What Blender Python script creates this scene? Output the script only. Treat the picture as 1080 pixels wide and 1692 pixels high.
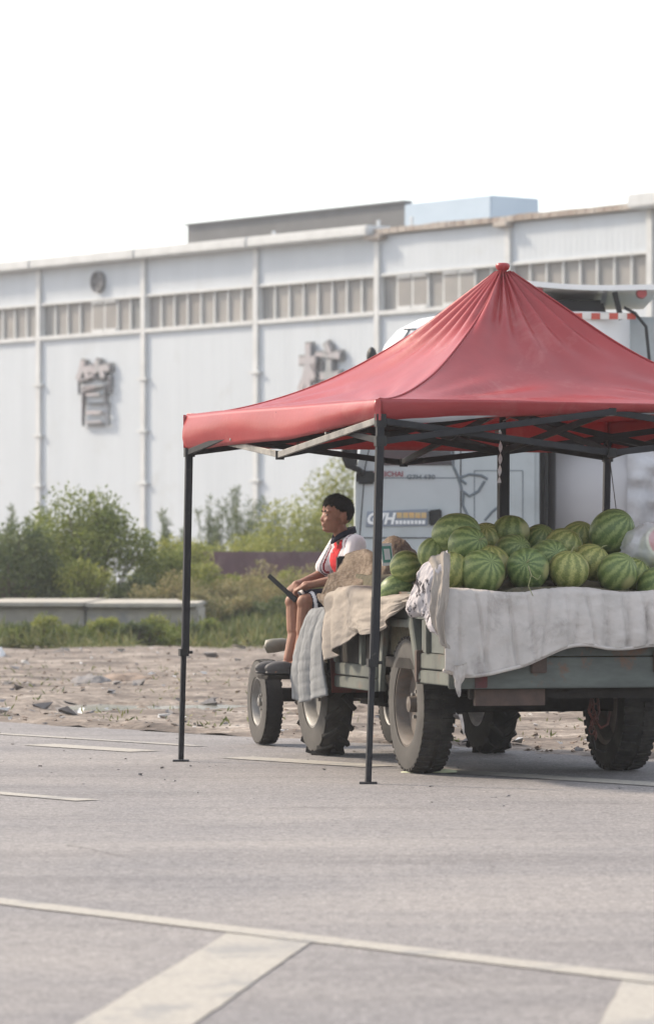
import bpy, bmesh, math, random
import numpy as np
from mathutils import Vector, Matrix, Euler
R = math.radians
sc = bpy.context.scene
for o in list(bpy.data.objects): bpy.data.objects.remove(o)

# ------------------------------------------------------------------ camera
F = 6600.0; HZ = 920.0; CH = 1.24           # focal length in photo pixels, horizon row, eye height
cd = bpy.data.cameras.new('camera'); cam = bpy.data.objects.new('camera', cd)
sc.collection.objects.link(cam); sc.camera = cam
cam.location = (0, 0, CH); cam.rotation_euler = (R(90), 0, 0)
cd.sensor_fit = 'VERTICAL'; cd.sensor_height = 36; cd.lens = F / 1692 * 36
cd.shift_y = (HZ - 846) / 1692 ; cd.clip_start = .5; cd.clip_end = 3000
cd.dof.use_dof = True; cd.dof.focus_distance = 23.3; cd.dof.aperture_fstop = 4.8
# ------------------------------------------------------------------ world, sun
SUN_EL, SUN_AZ = 36, (-.86, .51)            # hazy afternoon sun, from the left and a little behind
w = bpy.data.worlds.new('World'); sc.world = w; w.use_nodes = True
nt = w.node_tree; bg = nt.nodes['Background']
sky = nt.nodes.new('ShaderNodeTexSky'); sky.sky_type = 'NISHITA'; sky.sun_disc = False
sky.sun_elevation = R(SUN_EL); sky.sun_rotation = math.atan2(SUN_AZ[0], SUN_AZ[1])
sky.air_density = 1.0; sky.dust_density = 2.0; sky.ozone_density = 1.0
vm = nt.nodes.new('ShaderNodeMix'); vm.data_type = 'RGBA'; vm.inputs[0].default_value = .45; vm.inputs[7].default_value = (6.8, 6.75, 6.7, 1)   # even veil of thin cloud
nt.links.new(sky.outputs[0], vm.inputs[6]); nt.links.new(vm.outputs[2], bg.inputs[0]); bg.inputs[1].default_value = .15
sl = bpy.data.lights.new('sun', 'SUN'); sl.energy = 3.1; sl.angle = R(6); sl.color = (1, .865, .69)
so = bpy.data.objects.new('sun', sl); sc.collection.objects.link(so)
sd = Vector((SUN_AZ[0], SUN_AZ[1], math.tan(R(SUN_EL)) * math.hypot(*SUN_AZ)))
so.rotation_euler = sd.to_track_quat('Z', 'Y').to_euler(); so.location = (-30, 20, 40)
sc.view_settings.view_transform = 'Standard'; sc.view_settings.look = 'None'
sc.view_settings.gamma = 1; sc.view_settings.exposure = .88; sc.view_settings.use_curve_mapping = False
sc.cycles.use_denoising = True; sc.cycles.max_bounces = 8; sc.cycles.transparent_max_bounces = 12

# ------------------------------------------------------------------ helpers
V = Vector
def P(px, py, Y):                           # a point at depth Y seen at photo pixel px, py
    return V(((px - 540) / F * Y, Y, CH + (HZ - py) / F * Y))
FR = {}
def tag(o, label=None, cat=None, group=None, kind=None):
    if label: o['label'] = label
    if cat: o['category'] = cat
    if group: o['group'] = group
    if kind: o['kind'] = kind
    return o
def empty(name, mtx, label=None, cat=None, group=None):
    o = bpy.data.objects.new(name, None); sc.collection.objects.link(o)
    if not isinstance(mtx, Matrix): mtx = Matrix.Translation(mtx)
    o.matrix_world = mtx; FR[o] = mtx.copy(); o.empty_display_size = .2
    return tag(o, label, cat, group)
def link(name, me, mats, parent=None, smooth=False):
    if not isinstance(mats, (list, tuple)): mats = [mats]
    for m in mats: me.materials.append(m)
    if smooth: me.shade_smooth()
    o = bpy.data.objects.new(name, me); sc.collection.objects.link(o)
    if parent: o.parent = parent; FR[o] = FR[parent]
    return o
class MB:
    def __init__(s): s.v = []; s.f = []; s.mi = []; s.m = 0
    def add(s, vs, fs):
        b = len(s.v); s.v += [tuple(x) for x in vs]
        s.f += [tuple(b + i for i in f) for f in fs]; s.mi += [s.m] * len(fs); return s
    def box(s, lo, hi, top=None):           # top: scale of the top face about the centre
        x0, y0, z0 = lo; x1, y1, z1 = hi
        vs = [(x0,y0,z0),(x1,y0,z0),(x1,y1,z0),(x0,y1,z0),(x0,y0,z1),(x1,y0,z1),(x1,y1,z1),(x0,y1,z1)]
        if top:
            cx, cy = (x0+x1)/2, (y0+y1)/2
            vs = vs[:4] + [(cx+(x-cx)*top[0], cy+(y-cy)*top[1], z) for x, y, z in vs[4:]]
        return s.add(vs, [(0,3,2,1),(4,5,6,7),(0,1,5,4),(1,2,6,5),(2,3,7,6),(3,0,4,7)])
    def bar(s, p, q, wd, ht, up=(0,0,1), cham=.12):     # chamfered rectangular bar from p to q
        p, q = V(p), V(q); d = (q-p).normalized(); u = V(up)
        if abs(d.dot(u)) > .98: u = V((1,0,0))
        sd_ = d.cross(u).normalized(); u = sd_.cross(d).normalized()
        c = min(wd, ht) * cham; a, b = wd/2, ht/2
        prof = [(-a+c,-b),(a-c,-b),(a,-b+c),(a,b-c),(a-c,b),(-a+c,b),(-a,b-c),(-a,-b+c)]
        vs = [p + sd_*x + u*y for x, y in prof] + [q + sd_*x + u*y for x, y in prof]
        fs = [tuple(range(7,-1,-1)), tuple(range(8,16))] + [(i,(i+1)%8,8+(i+1)%8,8+i) for i in range(8)]
        return s.add(vs, fs)
    def cyl(s, p, q, r0, r1=None, n=12, cap=True):
        p, q = V(p), V(q); r1 = r0 if r1 is None else r1; d = (q-p).normalized()
        u = V((0,0,1)) if abs(d.z) < .9 else V((1,0,0)); a = d.cross(u).normalized(); b = d.cross(a)
        vs = [p+(a*math.cos(t)+b*math.sin(t))*r0 for t in [2*math.pi*i/n for i in range(n)]]
        vs += [q+(a*math.cos(t)+b*math.sin(t))*r1 for t in [2*math.pi*i/n for i in range(n)]]
        fs = [(i,i+n,(i+1)%n+n,(i+1)%n) for i in range(n)]
        if cap: fs += [tuple(range(n)), tuple(range(2*n-1,n-1,-1))]
        return s.add(vs, fs)
    def tube(s, pts, r, n=6):
        pts = [V(p) for p in pts]; rs = r if isinstance(r, (list, tuple)) else [r]*len(pts); vs = []; a = None
        for i, p in enumerate(pts):
            d = (pts[min(i+1,len(pts)-1)] - pts[max(i-1,0)]).normalized()
            if a is None: a = d.orthogonal().normalized()
            a = (a - d*a.dot(d)).normalized(); b = d.cross(a)
            vs += [p + (a*math.cos(2*math.pi*k/n)+b*math.sin(2*math.pi*k/n))*rs[i] for k in range(n)]
        fs = [(i*n+k, i*n+(k+1)%n, (i+1)*n+(k+1)%n, (i+1)*n+k) for i in range(len(pts)-1) for k in range(n)]
        fs += [tuple(range(n-1,-1,-1)), tuple((len(pts)-1)*n+k for k in range(n))]
        return s.add(vs, fs)
    def lathe(s, c, ax, prof, n=32):        # prof: (along axis, radius)
        c, ax = V(c), V(ax).normalized(); a = ax.orthogonal().normalized(); b = ax.cross(a); vs = []
        for x, r in prof:
            vs += [c+ax*x+(a*math.cos(2*math.pi*k/n)+b*math.sin(2*math.pi*k/n))*max(r,1e-4) for k in range(n)]
        fs = [(i*n+k, i*n+(k+1)%n, (i+1)*n+(k+1)%n, (i+1)*n+k) for i in range(len(prof)-1) for k in range(n)]
        return s.add(vs, fs)
    def ell(s, c, r, rot=None, nu=16, nv=10):
        c = V(c); m = rot or Matrix.Identity(3); vs = [c + m @ V((0,0,r[2]))]
        for j in range(1, nv):
            t = math.pi*j/nv
            vs += [c + m @ V((r[0]*math.sin(t)*math.cos(2*math.pi*k/nu), r[1]*math.sin(t)*math.sin(2*math.pi*k/nu), r[2]*math.cos(t))) for k in range(nu)]
        vs.append(c + m @ V((0,0,-r[2])))
        fs = [(0,1+k,1+(k+1)%nu) for k in range(nu)]
        fs += [(1+(j-1)*nu+k, 1+j*nu+k, 1+j*nu+(k+1)%nu, 1+(j-1)*nu+(k+1)%nu) for j in range(1,nv-1) for k in range(nu)]
        l = len(vs)-1; fs += [(l, 1+(nv-2)*nu+(k+1)%nu, 1+(nv-2)*nu+k) for k in range(nu)]
        return s.add(vs, fs)
    def caps(s, p, q, r0, r1, n=12):        # tapered capsule
        p, q = V(p), V(q); s.ell(p,(r0,)*3,None,n,8); s.ell(q,(r1,)*3,None,n,8); return s.cyl(p,q,r0,r1,n)
    def prism(s, poly, d):                  # polygon (3D points) swept along d
        n = len(poly); d = V(d); poly = [V(p) for p in poly]
        return s.add(poly + [p+d for p in poly], [tuple(range(n-1,-1,-1)), tuple(range(n,2*n))] + [(i,(i+1)%n,(i+1)%n+n,i+n) for i in range(n)])
    def mesh(s, name, mtx=None):
        me = bpy.data.meshes.new(name); vs = s.v
        if mtx is not None: vs = [tuple(mtx @ V(v)) for v in vs]
        me.from_pydata(vs, [], s.f); me.update()
        if any(s.mi): me.polygons.foreach_set('material_index', s.mi)
        return me
    def build(s, name, mats, parent=None, smooth=False, world=False, bevel=0, fix=False):
        me = s.mesh(name, FR[parent].inverted() if (world and parent) else None)
        if fix or bevel:
            bm = bmesh.new(); bm.from_mesh(me)
            if fix: bmesh.ops.recalc_face_normals(bm, faces=bm.faces)
            if bevel: bmesh.ops.bevel(bm, geom=[e for e in bm.edges if len(e.link_faces) == 2 and e.calc_face_angle() > .5], offset=bevel, segments=2, affect='EDGES', clamp_overlap=True)
            bm.to_mesh(me); bm.free()
        o = link(name, me, mats, parent)
        if smooth: me.shade_smooth() if smooth is True else me.set_sharp_from_angle(angle=R(smooth)) or None
        if smooth and smooth is not True: me.shade_smooth(); me.set_sharp_from_angle(angle=R(smooth))
        return o
def vnoise(x, y, seed=0):                   # numpy value noise, smooth, in 0..1
    def h(i, j): 
        n = (i*374761393 + j*668265263 + seed*1442695041) & 0xffffffff
        n = ((n ^ (n >> 13)) * 1274126177) & 0xffffffff
        return ((n ^ (n >> 16)) & 0xffff) / 65535.
    x = np.asarray(x, float); y = np.asarray(y, float)
    i = np.floor(x).astype(np.int64); j = np.floor(y).astype(np.int64); u = x-i; v = y-j
    u = u*u*(3-2*u); v = v*v*(3-2*v)
    return (h(i,j)*(1-u)+h(i+1,j)*u)*(1-v)+(h(i,j+1)*(1-u)+h(i+1,j+1)*u)*v
def fbm(x, y, seed=0, o=4):
    s = 0; a = .5
    for k in range(o): s = s + a*vnoise(x*2**k, y*2**k, seed+k*7); a *= .5
    return s
def np_mesh(name, v, f):                    # f: (n,3|4) array
    me = bpy.data.meshes.new(name); v = np.asarray(v, np.float32); f = np.asarray(f, np.int32); k = f.shape[1]
    me.vertices.add(len(v)); me.vertices.foreach_set('co', v.ravel())
    me.loops.add(f.size); me.loops.foreach_set('vertex_index', f.ravel())
    me.polygons.add(len(f)); me.polygons.foreach_set('loop_start', np.arange(0, f.size, k, dtype=np.int32))
    me.update(calc_edges=True); me.validate(); return me
def grid_faces(nu, nv):
    i, j = np.meshgrid(np.arange(nu-1), np.arange(nv-1), indexing='ij'); a = (i*nv+j).ravel()
    return np.stack([a, a+nv, a+nv+1, a+1], 1)

# ------------------------------------------------------------------ materials
def nodes(name):
    m = bpy.data.materials.new(name); m.use_nodes = True; t = m.node_tree
    return m, t, t.nodes['Principled BSDF'], t.nodes.new('ShaderNodeTexCoord')
def ramp(t, stops):
    r = t.nodes.new('ShaderNodeValToRGB'); e = r.color_ramp.elements
    while len(e) < len(stops): e.new(.5)
    for k, (p, c) in enumerate(stops):
        e[k].position = p; e[k].color = (*c, 1) if len(c) == 3 else c
    return r
def noise(t, tc, scale, detail=5, rough=.6, dist=0, stretch=None, coord='Object'):
    n = t.nodes.new('ShaderNodeTexNoise'); n.inputs['Scale'].default_value = scale
    n.inputs['Detail'].default_value = detail; n.inputs['Roughness'].default_value = rough; n.inputs['Distortion'].default_value = dist
    if stretch:
        mp = t.nodes.new('ShaderNodeMapping'); mp.inputs['Scale'].default_value = stretch
        t.links.new(tc.outputs[coord], mp.inputs[0]); t.links.new(mp.outputs[0], n.inputs[0])
    else: t.links.new(tc.outputs[coord], n.inputs[0])
    return n
def mixc(t, a, b, fac, mode='MIX'):
    m = t.nodes.new('ShaderNodeMix'); m.data_type = 'RGBA'; m.blend_type = mode
    for k, x in ((6, a), (7, b)):
        if isinstance(x, tuple): m.inputs[k].default_value = (*x, 1)
        else: t.links.new(x, m.inputs[k])
    if isinstance(fac, (int, float)): m.inputs[0].default_value = fac
    else: t.links.new(fac, m.inputs[0])
    return m.outputs[2]
def bumpn(t, bs, h, strength, dist=.01):
    b = t.nodes.new('ShaderNodeBump'); b.inputs['Strength'].default_value = strength; b.inputs['Distance'].default_value = dist
    t.links.new(h, b.inputs['Height']); t.links.new(b.outputs[0], bs.inputs['Normal']); return b
def mat(name, c1, c2=None, scale=6, rough=.7, metal=0, bump=0, lo=.35, hi=.65, spec=.5, patch=None, pscale=3, plo=.55, phi=.65, stretch=None, transl=0, bscale=None, bdist=.01, alpha=1, coat=0):
    m, t, b, tc = nodes(name); b.inputs['Roughness'].default_value = rough; b.inputs['Metallic'].default_value = metal
    b.inputs['Specular IOR Level'].default_value = spec; b.inputs['Coat Weight'].default_value = coat
    c2 = c2 or tuple(x*.82 for x in c1)
    n = noise(t, tc, scale, stretch=stretch); r = ramp(t, [(lo, c1), (hi, c2)]); t.links.new(n.outputs[0], r.inputs[0]); col = r.outputs[0]
    if patch:
        n2 = noise(t, tc, pscale, 8, .7, .4); r2 = ramp(t, [(plo, (0,0,0)), (phi, (1,1,1))]); t.links.new(n2.outputs[0], r2.inputs[0])
        col = mixc(t, col, patch, r2.outputs[0])
    t.links.new(col, b.inputs['Base Color'])
    if bump: bumpn(t, b, noise(t, tc, bscale or scale*4, 6).outputs[0], bump, bdist)
    if alpha < 1: b.inputs['Alpha'].default_value = alpha
    if transl:
        tr = t.nodes.new('ShaderNodeBsdfTranslucent'); t.links.new(col, tr.inputs[0]); mx = t.nodes.new('ShaderNodeMixShader'); mx.inputs[0].default_value = transl
        t.links.new(b.outputs[0], mx.inputs[1]); t.links.new(tr.outputs[0], mx.inputs[2]); t.links.new(mx.outputs[0], t.nodes['Material Output'].inputs[0])
    return m
def leafmat(name, c1, c2, c3):              # colour varies leaf by leaf and clump by clump
    m, t, b, tc = nodes(name); b.inputs['Roughness'].default_value = .6; b.inputs['Specular IOR Level'].default_value = .25
    g = t.nodes.new('ShaderNodeNewGeometry'); r = ramp(t, [(0, c1), (.5, c2), (1, c3)]); t.links.new(g.outputs['Random Per Island'], r.inputs[0])
    n = noise(t, tc, 2.2, 3); r2 = ramp(t, [(.35, (.75,.8,.75)), (.65, (1.2,1.15,1))]); t.links.new(n.outputs[0], r2.inputs[0])
    col = mixc(t, r.outputs[0], r2.outputs[0], 1., 'MULTIPLY'); t.links.new(col, b.inputs['Base Color'])
    tr = t.nodes.new('ShaderNodeBsdfTranslucent'); t.links.new(col, tr.inputs[0]); mx = t.nodes.new('ShaderNodeMixShader'); mx.inputs[0].default_value = .3
    t.links.new(b.outputs[0], mx.inputs[1]); t.links.new(tr.outputs[0], mx.inputs[2]); t.links.new(mx.outputs[0], t.nodes['Material Output'].inputs[0])
    return m
M = {}
M['wall'] = mat('corrugated white sheet', (.475,.51,.545), (.44,.475,.51), 1.2, .65, bump=.05, stretch=(1,1,.12), patch=(.40,.42,.43), pscale=.5, plo=.56, phi=.8)
M['trim'] = mat('white trim', (.55,.56,.56), (.47,.48,.48), 2, .6)
def panes():
    m, t, b, tc = nodes('dusty window pane'); oi = t.nodes.new('ShaderNodeObjectInfo'); b.inputs['Roughness'].default_value = .55
    r = ramp(t, [(0, (.19,.18,.172)), (.8, (.25,.24,.228)), (1, (.16,.165,.165))]); t.links.new(oi.outputs['Random'], r.inputs[0])
    n = noise(t, tc, .9, 5); r2 = ramp(t, [(.35, (.85,.87,.88)), (.65, (1.1,1.08,1.06))]); t.links.new(n.outputs[0], r2.inputs[0])
    t.links.new(mixc(t, r.outputs[0], r2.outputs[0], 1., 'MULTIPLY'), b.inputs['Base Color']); return m
M['rotten'] = mat('weathered brown fascia', (.26,.2,.16), (.42,.38,.34), 1.5, .85, patch=(.12,.09,.08), pscale=1.2)
M['pane'] = panes()
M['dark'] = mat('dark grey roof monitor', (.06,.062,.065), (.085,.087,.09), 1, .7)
M['blue'] = mat('pale blue panel', (.33,.40,.47), (.30,.37,.44), 1, .5)
M['sign_face'] = mat('faded sign face', (.40,.345,.35), (.32,.32,.335), .6, .8, patch=(.27,.28,.285), pscale=.5, plo=.5, phi=.56)
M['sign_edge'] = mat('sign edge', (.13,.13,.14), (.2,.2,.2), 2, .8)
M['asph'] = None
M['steel'] = mat('painted black steel', (.014,.014,.017), (.022,.022,.025), 8, .6, spec=.25, bump=.05, patch=(.06,.055,.052), pscale=14, plo=.62, phi=.72)
M['bare'] = mat('worn bright steel', (.30,.285,.265), (.15,.145,.14), 12, .5, metal=.5)
M['canopy'] = mat('red tent cloth', (.465,.066,.071), (.405,.057,.062), 3, .33, bump=.12, transl=.32, patch=(.48,.115,.115), pscale=2, bscale=40, spec=.6)
M['liner'] = mat('silver liner', (.5,.5,.52), (.42,.42,.44), 8, .6)
M['green'] = mat('faded green paint', (.118,.126,.108), (.072,.077,.067), 5, .8, bump=.15, patch=(.12,.09,.07), pscale=4, plo=.57, phi=.66)
M['teal'] = mat('worn teal beam paint', (.105,.118,.106), (.06,.066,.06), 3, .65, bump=.15, patch=(.13,.075,.05), pscale=3.3, plo=.54, phi=.62, stretch=(1,1,3))
M['rust'] = mat('rusty iron', (.09,.058,.045), (.06,.042,.036), 12, .85, bump=.3)
M['chassis'] = mat('oily dark iron', (.016,.014,.013), (.03,.026,.023), 8, .85, spec=.2, bump=.2)
M['tyre'] = mat('dusty tyre rubber', (.02,.019,.018), (.034,.031,.029), 5, .9, spec=.2, bump=.15, patch=(.06,.055,.048), pscale=5, plo=.5, phi=.72)
M['tyre_pale'] = mat('tyre sidewall caked with dust', (.07,.064,.058), (.048,.044,.041), 6, .9, bump=.1, patch=(.05,.046,.042), pscale=6, plo=.6, phi=.75)
M['rim'] = mat('dusty steel rim', (.125,.105,.09), (.075,.06,.05), 8, .7, metal=.1, bump=.1, patch=(.12,.08,.06), pscale=9)
M['rim_lt'] = mat('silver rim', (.25,.24,.225), (.15,.14,.13), 8, .5, metal=.3)
M['tractor'] = mat('faded red tractor paint', (.2,.05,.035), (.13,.045,.035), 5, .55, patch=(.09,.06,.05), pscale=5)
M['olive'] = mat('olive brown lamp shell', (.11,.1,.075), (.15,.135,.1), 10, .5)
M['sheet'] = mat('off white cotton sheet', (.50,.46,.43), (.42,.39,.365), 7, .95, bump=.5, bscale=24, patch=(.23,.205,.19), pscale=3.2, plo=.55, phi=.75, spec=.1)
M['cream'] = mat('cream cotton cloth', (.34,.30,.262), (.28,.25,.22), 4, .95, bump=.25, bscale=60, patch=(.17,.15,.13), pscale=3, plo=.58, phi=.75, spec=.1)
M['quilt'] = mat('grey quilted pad', (.24,.245,.25), (.19,.195,.20), 9, .95, bump=.25, bscale=30, stretch=(3,3,.6), patch=(.22,.22,.23), pscale=7, plo=.58, phi=.7, spec=.1)
M['patchy'] = mat('white cloth with black print', (.45,.42,.43), (.4,.38,.39), 5, .95, bump=.2, bscale=60, patch=(.06,.055,.06), pscale=6.5, plo=.55, phi=.58, spec=.1)
M['knit'] = None
M['concrete'] = mat('pale concrete', (.37,.34,.29), (.28,.26,.225), 3, .9, bump=.3, patch=(.24,.24,.23), pscale=1.4)
M['maroon'] = mat('maroon painted steel', (.13,.065,.075), (.10,.052,.062), 2, .7, patch=(.16,.1,.1), pscale=2)
M['truck'] = mat('pale grey truck paint', (.38,.415,.43), (.34,.375,.39), 1.5, .35, coat=.25, patch=(.29,.31,.31), pscale=1.6, plo=.52, phi=.8)
M['truck_w'] = mat('white fairing paint', (.80,.80,.79), (.75,.75,.75), 1.5, .35, coat=.3)
M['black'] = mat('black plastic', (.012,.012,.013), (.02,.02,.02), 8, .55, spec=.3)
M['glass'] = mat('dark glass', (.03,.04,.045), (.05,.06,.065), 1, .08)
M['red_lamp'] = mat('red lamp lens', (.38,.05,.05), (.3,.04,.04), 6, .3)
M['dull_red'] = mat('dull red mark', (.10,.02,.022), (.07,.03,.03), 14, .8)
M['tape_red'] = mat('red tape', (.55,.09,.06), None, 6, .5)
M['tape_white'] = mat('white tape', (.75,.72,.68), None, 6, .5)
M['grey_print'] = mat('grey print', (.12,.145,.165), None, 6, .5)
M['plate_print'] = mat('slate badge', (.22,.25,.30), None, 4, .5)
M['white_print'] = mat('white print', (.75,.76,.76), None, 6, .5)
M['orange_print'] = mat('orange print', (.55,.33,.12), (.45,.36,.2), 12, .5)
M['maroon_print'] = mat('maroon print', (.25,.06,.08), None, 6, .5)
M['foil'] = mat('silver foil quilt', (.50,.50,.52), (.38,.38,.40), 4, .45, bump=.4, bscale=9, bdist=.03)
M['drum'] = mat('white drum', (.48,.48,.50), (.42,.42,.45), 1, .4, patch=(.5,.5,.54), pscale=1)
M['skin'] = mat('tanned skin', (.275,.138,.09), (.225,.108,.068), 14, .55, spec=.3, bump=.15, bscale=90, patch=(.29,.125,.085), pscale=18)
M['hair'] = mat('black hair', (.010,.008,.007), (.018,.014,.012), 60, .8, bump=.9, bscale=190, spec=.15)
M['shirt_w'] = mat('white jersey', (.66,.62,.63), (.6,.56,.57), 12, .85, bump=.15, bscale=40, spec=.15)
M['shirt_r'] = mat('red jersey', (.52,.03,.035), (.42,.025,.03), 12, .85, bump=.15, bscale=40, spec=.15)
M['navy'] = mat('navy cloth', (.014,.015,.026), (.022,.022,.034), 15, .9, bump=.15, bscale=40, spec=.15)
M['maroon_cloth'] = mat('dark red trim', (.25,.02,.03), None, 12, .9)
M['white_trim'] = mat('white trim cloth', (.68,.67,.68), None, 12, .9)
M['slipper'] = mat('grey rubber slipper', (.06,.058,.06), (.085,.08,.08), 10, .7)
M['lip'] = mat('lip', (.24,.09,.07), None, 9, .5)
M['eye'] = mat('dark eye', (.015,.01,.01), None, 9, .3)
M['flesh'] = mat('watermelon flesh', (.6,.09,.09), (.5,.06,.07), 14, .35, patch=(.62,.2,.18), pscale=18)
M['rind'] = mat('pale rind', (.55,.58,.36), (.62,.62,.45), 9, .5)
M['stem'] = mat('dry vine', (.25,.26,.12), (.19,.18,.09), 20, .8)
M['plastic'] = mat('clear plastic bag', (.85,.86,.87), (.75,.77,.79), 14, .3, alpha=.38, bump=.8, bscale=20)
M['card_green'] = mat('green card print', (.1,.33,.25), None, 6, .5)
M['card_white'] = mat('white card', (.72,.74,.72), None, 6, .4)
M['ribbon'] = mat('white ribbon', (.7,.68,.7), None, 9, .5, transl=.2)
M['rope'] = mat('dark cord', (.06,.05,.045), (.1,.09,.08), 30, .9)
M['red_chain'] = mat('red rusty chain', (.14,.035,.025), (.07,.035,.028), 20, .8)
M['wood'] = mat('weathered wood', (.22,.17,.12), (.15,.12,.09), 5, .9, stretch=(8,1,1))
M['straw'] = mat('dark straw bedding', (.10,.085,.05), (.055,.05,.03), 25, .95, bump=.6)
M['bark'] = mat('bark', (.13,.1,.075), (.08,.065,.05), 14, .9, bump=.4)
M['litter_w'] = mat('torn white plastic', (.62,.62,.62), (.5,.5,.5), 5, .6, bump=.2)
M['litter_d'] = mat('dark wet rag', (.07,.068,.075), (.12,.115,.12), 8, .9, bump=.4)
M['stone'] = mat('grey clod', (.2,.19,.19), (.14,.13,.125), 6, .95, bump=.4)
M['clod'] = mat('brown clod', (.19,.14,.105), (.26,.2,.16), 6, .95, bump=.4)
M['scrap'] = mat('pale litter', (.5,.48,.46), (.36,.33,.3), 2, .8)
M['leaf_a'] = leafmat('shrub leaf', (.10,.135,.03), (.165,.20,.045), (.235,.265,.075))
M['leaf_d'] = leafmat('dark shrub leaf', (.06,.085,.035), (.10,.13,.052), (.145,.175,.07))
M['leaf_b'] = leafmat('bright shrub leaf', (.17,.20,.04), (.255,.275,.065), (.33,.33,.10))
M['leaf_c'] = leafmat('reed leaf', (.08,.11,.055), (.115,.15,.075), (.155,.18,.10))
M['leaf_y'] = leafmat('dry weed leaf', (.15,.16,.06), (.29,.25,.125), (.38,.315,.175))
M['grass'] = leafmat('grass blade', (.07,.095,.03), (.12,.145,.05), (.22,.2,.09))

def asphalt():
    m, t, b, tc = nodes('worn asphalt'); b.inputs['Roughness'].default_value = .82; b.inputs['Specular IOR Level'].default_value = .35
    n = noise(t, tc, 55, 3, .75); r = ramp(t, [(.3, (.10,.098,.102)), (.5, (.19,.185,.187)), (.7, (.31,.30,.30))]); t.links.new(n.outputs[0], r.inputs[0])
    n2 = noise(t, tc, .55, 5, .6, .3); r2 = ramp(t, [(.35, (.86,.86,.88)), (.65, (1.1,1.08,1.06))]); t.links.new(n2.outputs[0], r2.inputs[0])
    n3 = noise(t, tc, 130, 2, .8); r3 = ramp(t, [(.3, (.75,.75,.75)), (.7, (1.25,1.25,1.25))]); t.links.new(n3.outputs[0], r3.inputs[0])
    n4 = noise(t, tc, 17, 4, .8); r4 = ramp(t, [(.3, (.62,.62,.62)), (.5,(1,1,1)), (.7, (1.32,1.32,1.32))]); t.links.new(n4.outputs[0], r4.inputs[0])
    n6 = noise(t, tc, 1.0, 5, .65, .2, stretch=None); mp = t.nodes.new('ShaderNodeMapping'); mp.inputs['Rotation'].default_value = (0,0,math.atan2(.781,.625)); mp.inputs['Scale'].default_value = (.25,1.6,1); t.links.new(tc.outputs['Object'], mp.inputs[0]); t.links.new(mp.outputs[0], n6.inputs[0])
    r6 = ramp(t, [(.34, (.83,.80,.78)), (.5, (1.02,.99,.96)), (.66, (1.13,1.09,1.04))]); t.links.new(n6.outputs[0], r6.inputs[0])
    c0 = mixc(t, r.outputs[0], r6.outputs[0], 1., 'MULTIPLY')
    vo = t.nodes.new('ShaderNodeTexVoronoi'); vo.feature = 'DISTANCE_TO_EDGE'; vo.inputs['Scale'].default_value = .55; nd = noise(t, tc, 3, 6, .7); mv = mixc(t, tc.outputs['Object'], nd.outputs['Color'], .12); t.links.new(mv, vo.inputs[0])
    rc = ramp(t, [(.0, (.62,.61,.6)), (.007, (1,1,1))]); t.links.new(vo.outputs['Distance'], rc.inputs[0]); nm = noise(t, tc, .8, 3); rm_ = ramp(t, [(.52,(0,0,0)),(.6,(1,1,1))]); t.links.new(nm.outputs[0], rm_.inputs[0]); c0 = mixc(t, c0, mixc(t, c0, rc.outputs[0], 1., 'MULTIPLY'), rm_.outputs[0])
    c = mixc(t, mixc(t, mixc(t, c0, r2.outputs[0], 1., 'MULTIPLY'), r3.outputs[0], 1., 'MULTIPLY'), r4.outputs[0], 1., 'MULTIPLY'); t.links.new(c, b.inputs['Base Color'])
    bumpn(t, b, n.outputs[0], .5, .006); return m
M['asph'] = asphalt()  # worn, dusty
def paint():
    m, t, b, tc = nodes('worn road paint'); b.inputs['Roughness'].default_value = .75
    n = noise(t, tc, 45, 4, .75); r = ramp(t, [(.3, (.205,.192,.172)), (.48, (.315,.292,.255)), (.7, (.375,.348,.305))]); t.links.new(n.outputs[0], r.inputs[0])
    n2 = noise(t, tc, 2.5, 8, .75, .3); r2 = ramp(t, [(.53, (0,0,0)), (.6, (.75,.75,.75))]); t.links.new(n2.outputs[0], r2.inputs[0])
    t.links.new(mixc(t, r.outputs[0], (.20,.195,.19), r2.outputs[0]), b.inputs['Base Color']); bumpn(t, b, n.outputs[0], .4, .006); return m
M['paint'] = paint()
def soil():
    m, t, b, tc = nodes('bare soil'); b.inputs['Roughness'].default_value = .85; b.inputs['Specular IOR Level'].default_value = .4
    n = noise(t, tc, 1.1, 9, .72, .5); r = ramp(t, [(.36, (.07,.053,.042)), (.46, (.145,.115,.093)), (.56, (.225,.188,.157)), (.68,(.34,.30,.262))]); t.links.new(n.outputs[0], r.inputs[0])
    n2 = noise(t, tc, 14, 6, .8); r2 = ramp(t, [(.34, (.5,.48,.46)), (.5,(1,1,1)), (.68, (1.3,1.3,1.3))]); t.links.new(n2.outputs[0], r2.inputs[0])
    n3 = noise(t, tc, 5.5, 9, .8, 1.2); r3 = ramp(t, [(.36, (.5,.48,.46)), (.47,(.9,.89,.88)), (.56, (1.08,1.08,1.08)), (.66, (1.8,1.8,1.78))]); t.links.new(n3.outputs[0], r3.inputs[0])
    t.links.new(mixc(t, mixc(t, r.outputs[0], r2.outputs[0], 1., 'MULTIPLY'), r3.outputs[0], 1., 'MULTIPLY'), b.inputs['Base Color'])
    bumpn(t, b, n2.outputs[0], .45, .02); return m
M['soil'] = soil()
def water():
    m, t, b, tc = nodes('muddy water'); b.inputs['Base Color'].default_value = (.17,.16,.12,1); b.inputs['Roughness'].default_value = .14; b.inputs['Specular IOR Level'].default_value = .6
    n = noise(t, tc, 3, 3); bumpn(t, b, n.outputs[0], .04, .01); return m
M['water'] = water()
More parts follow.
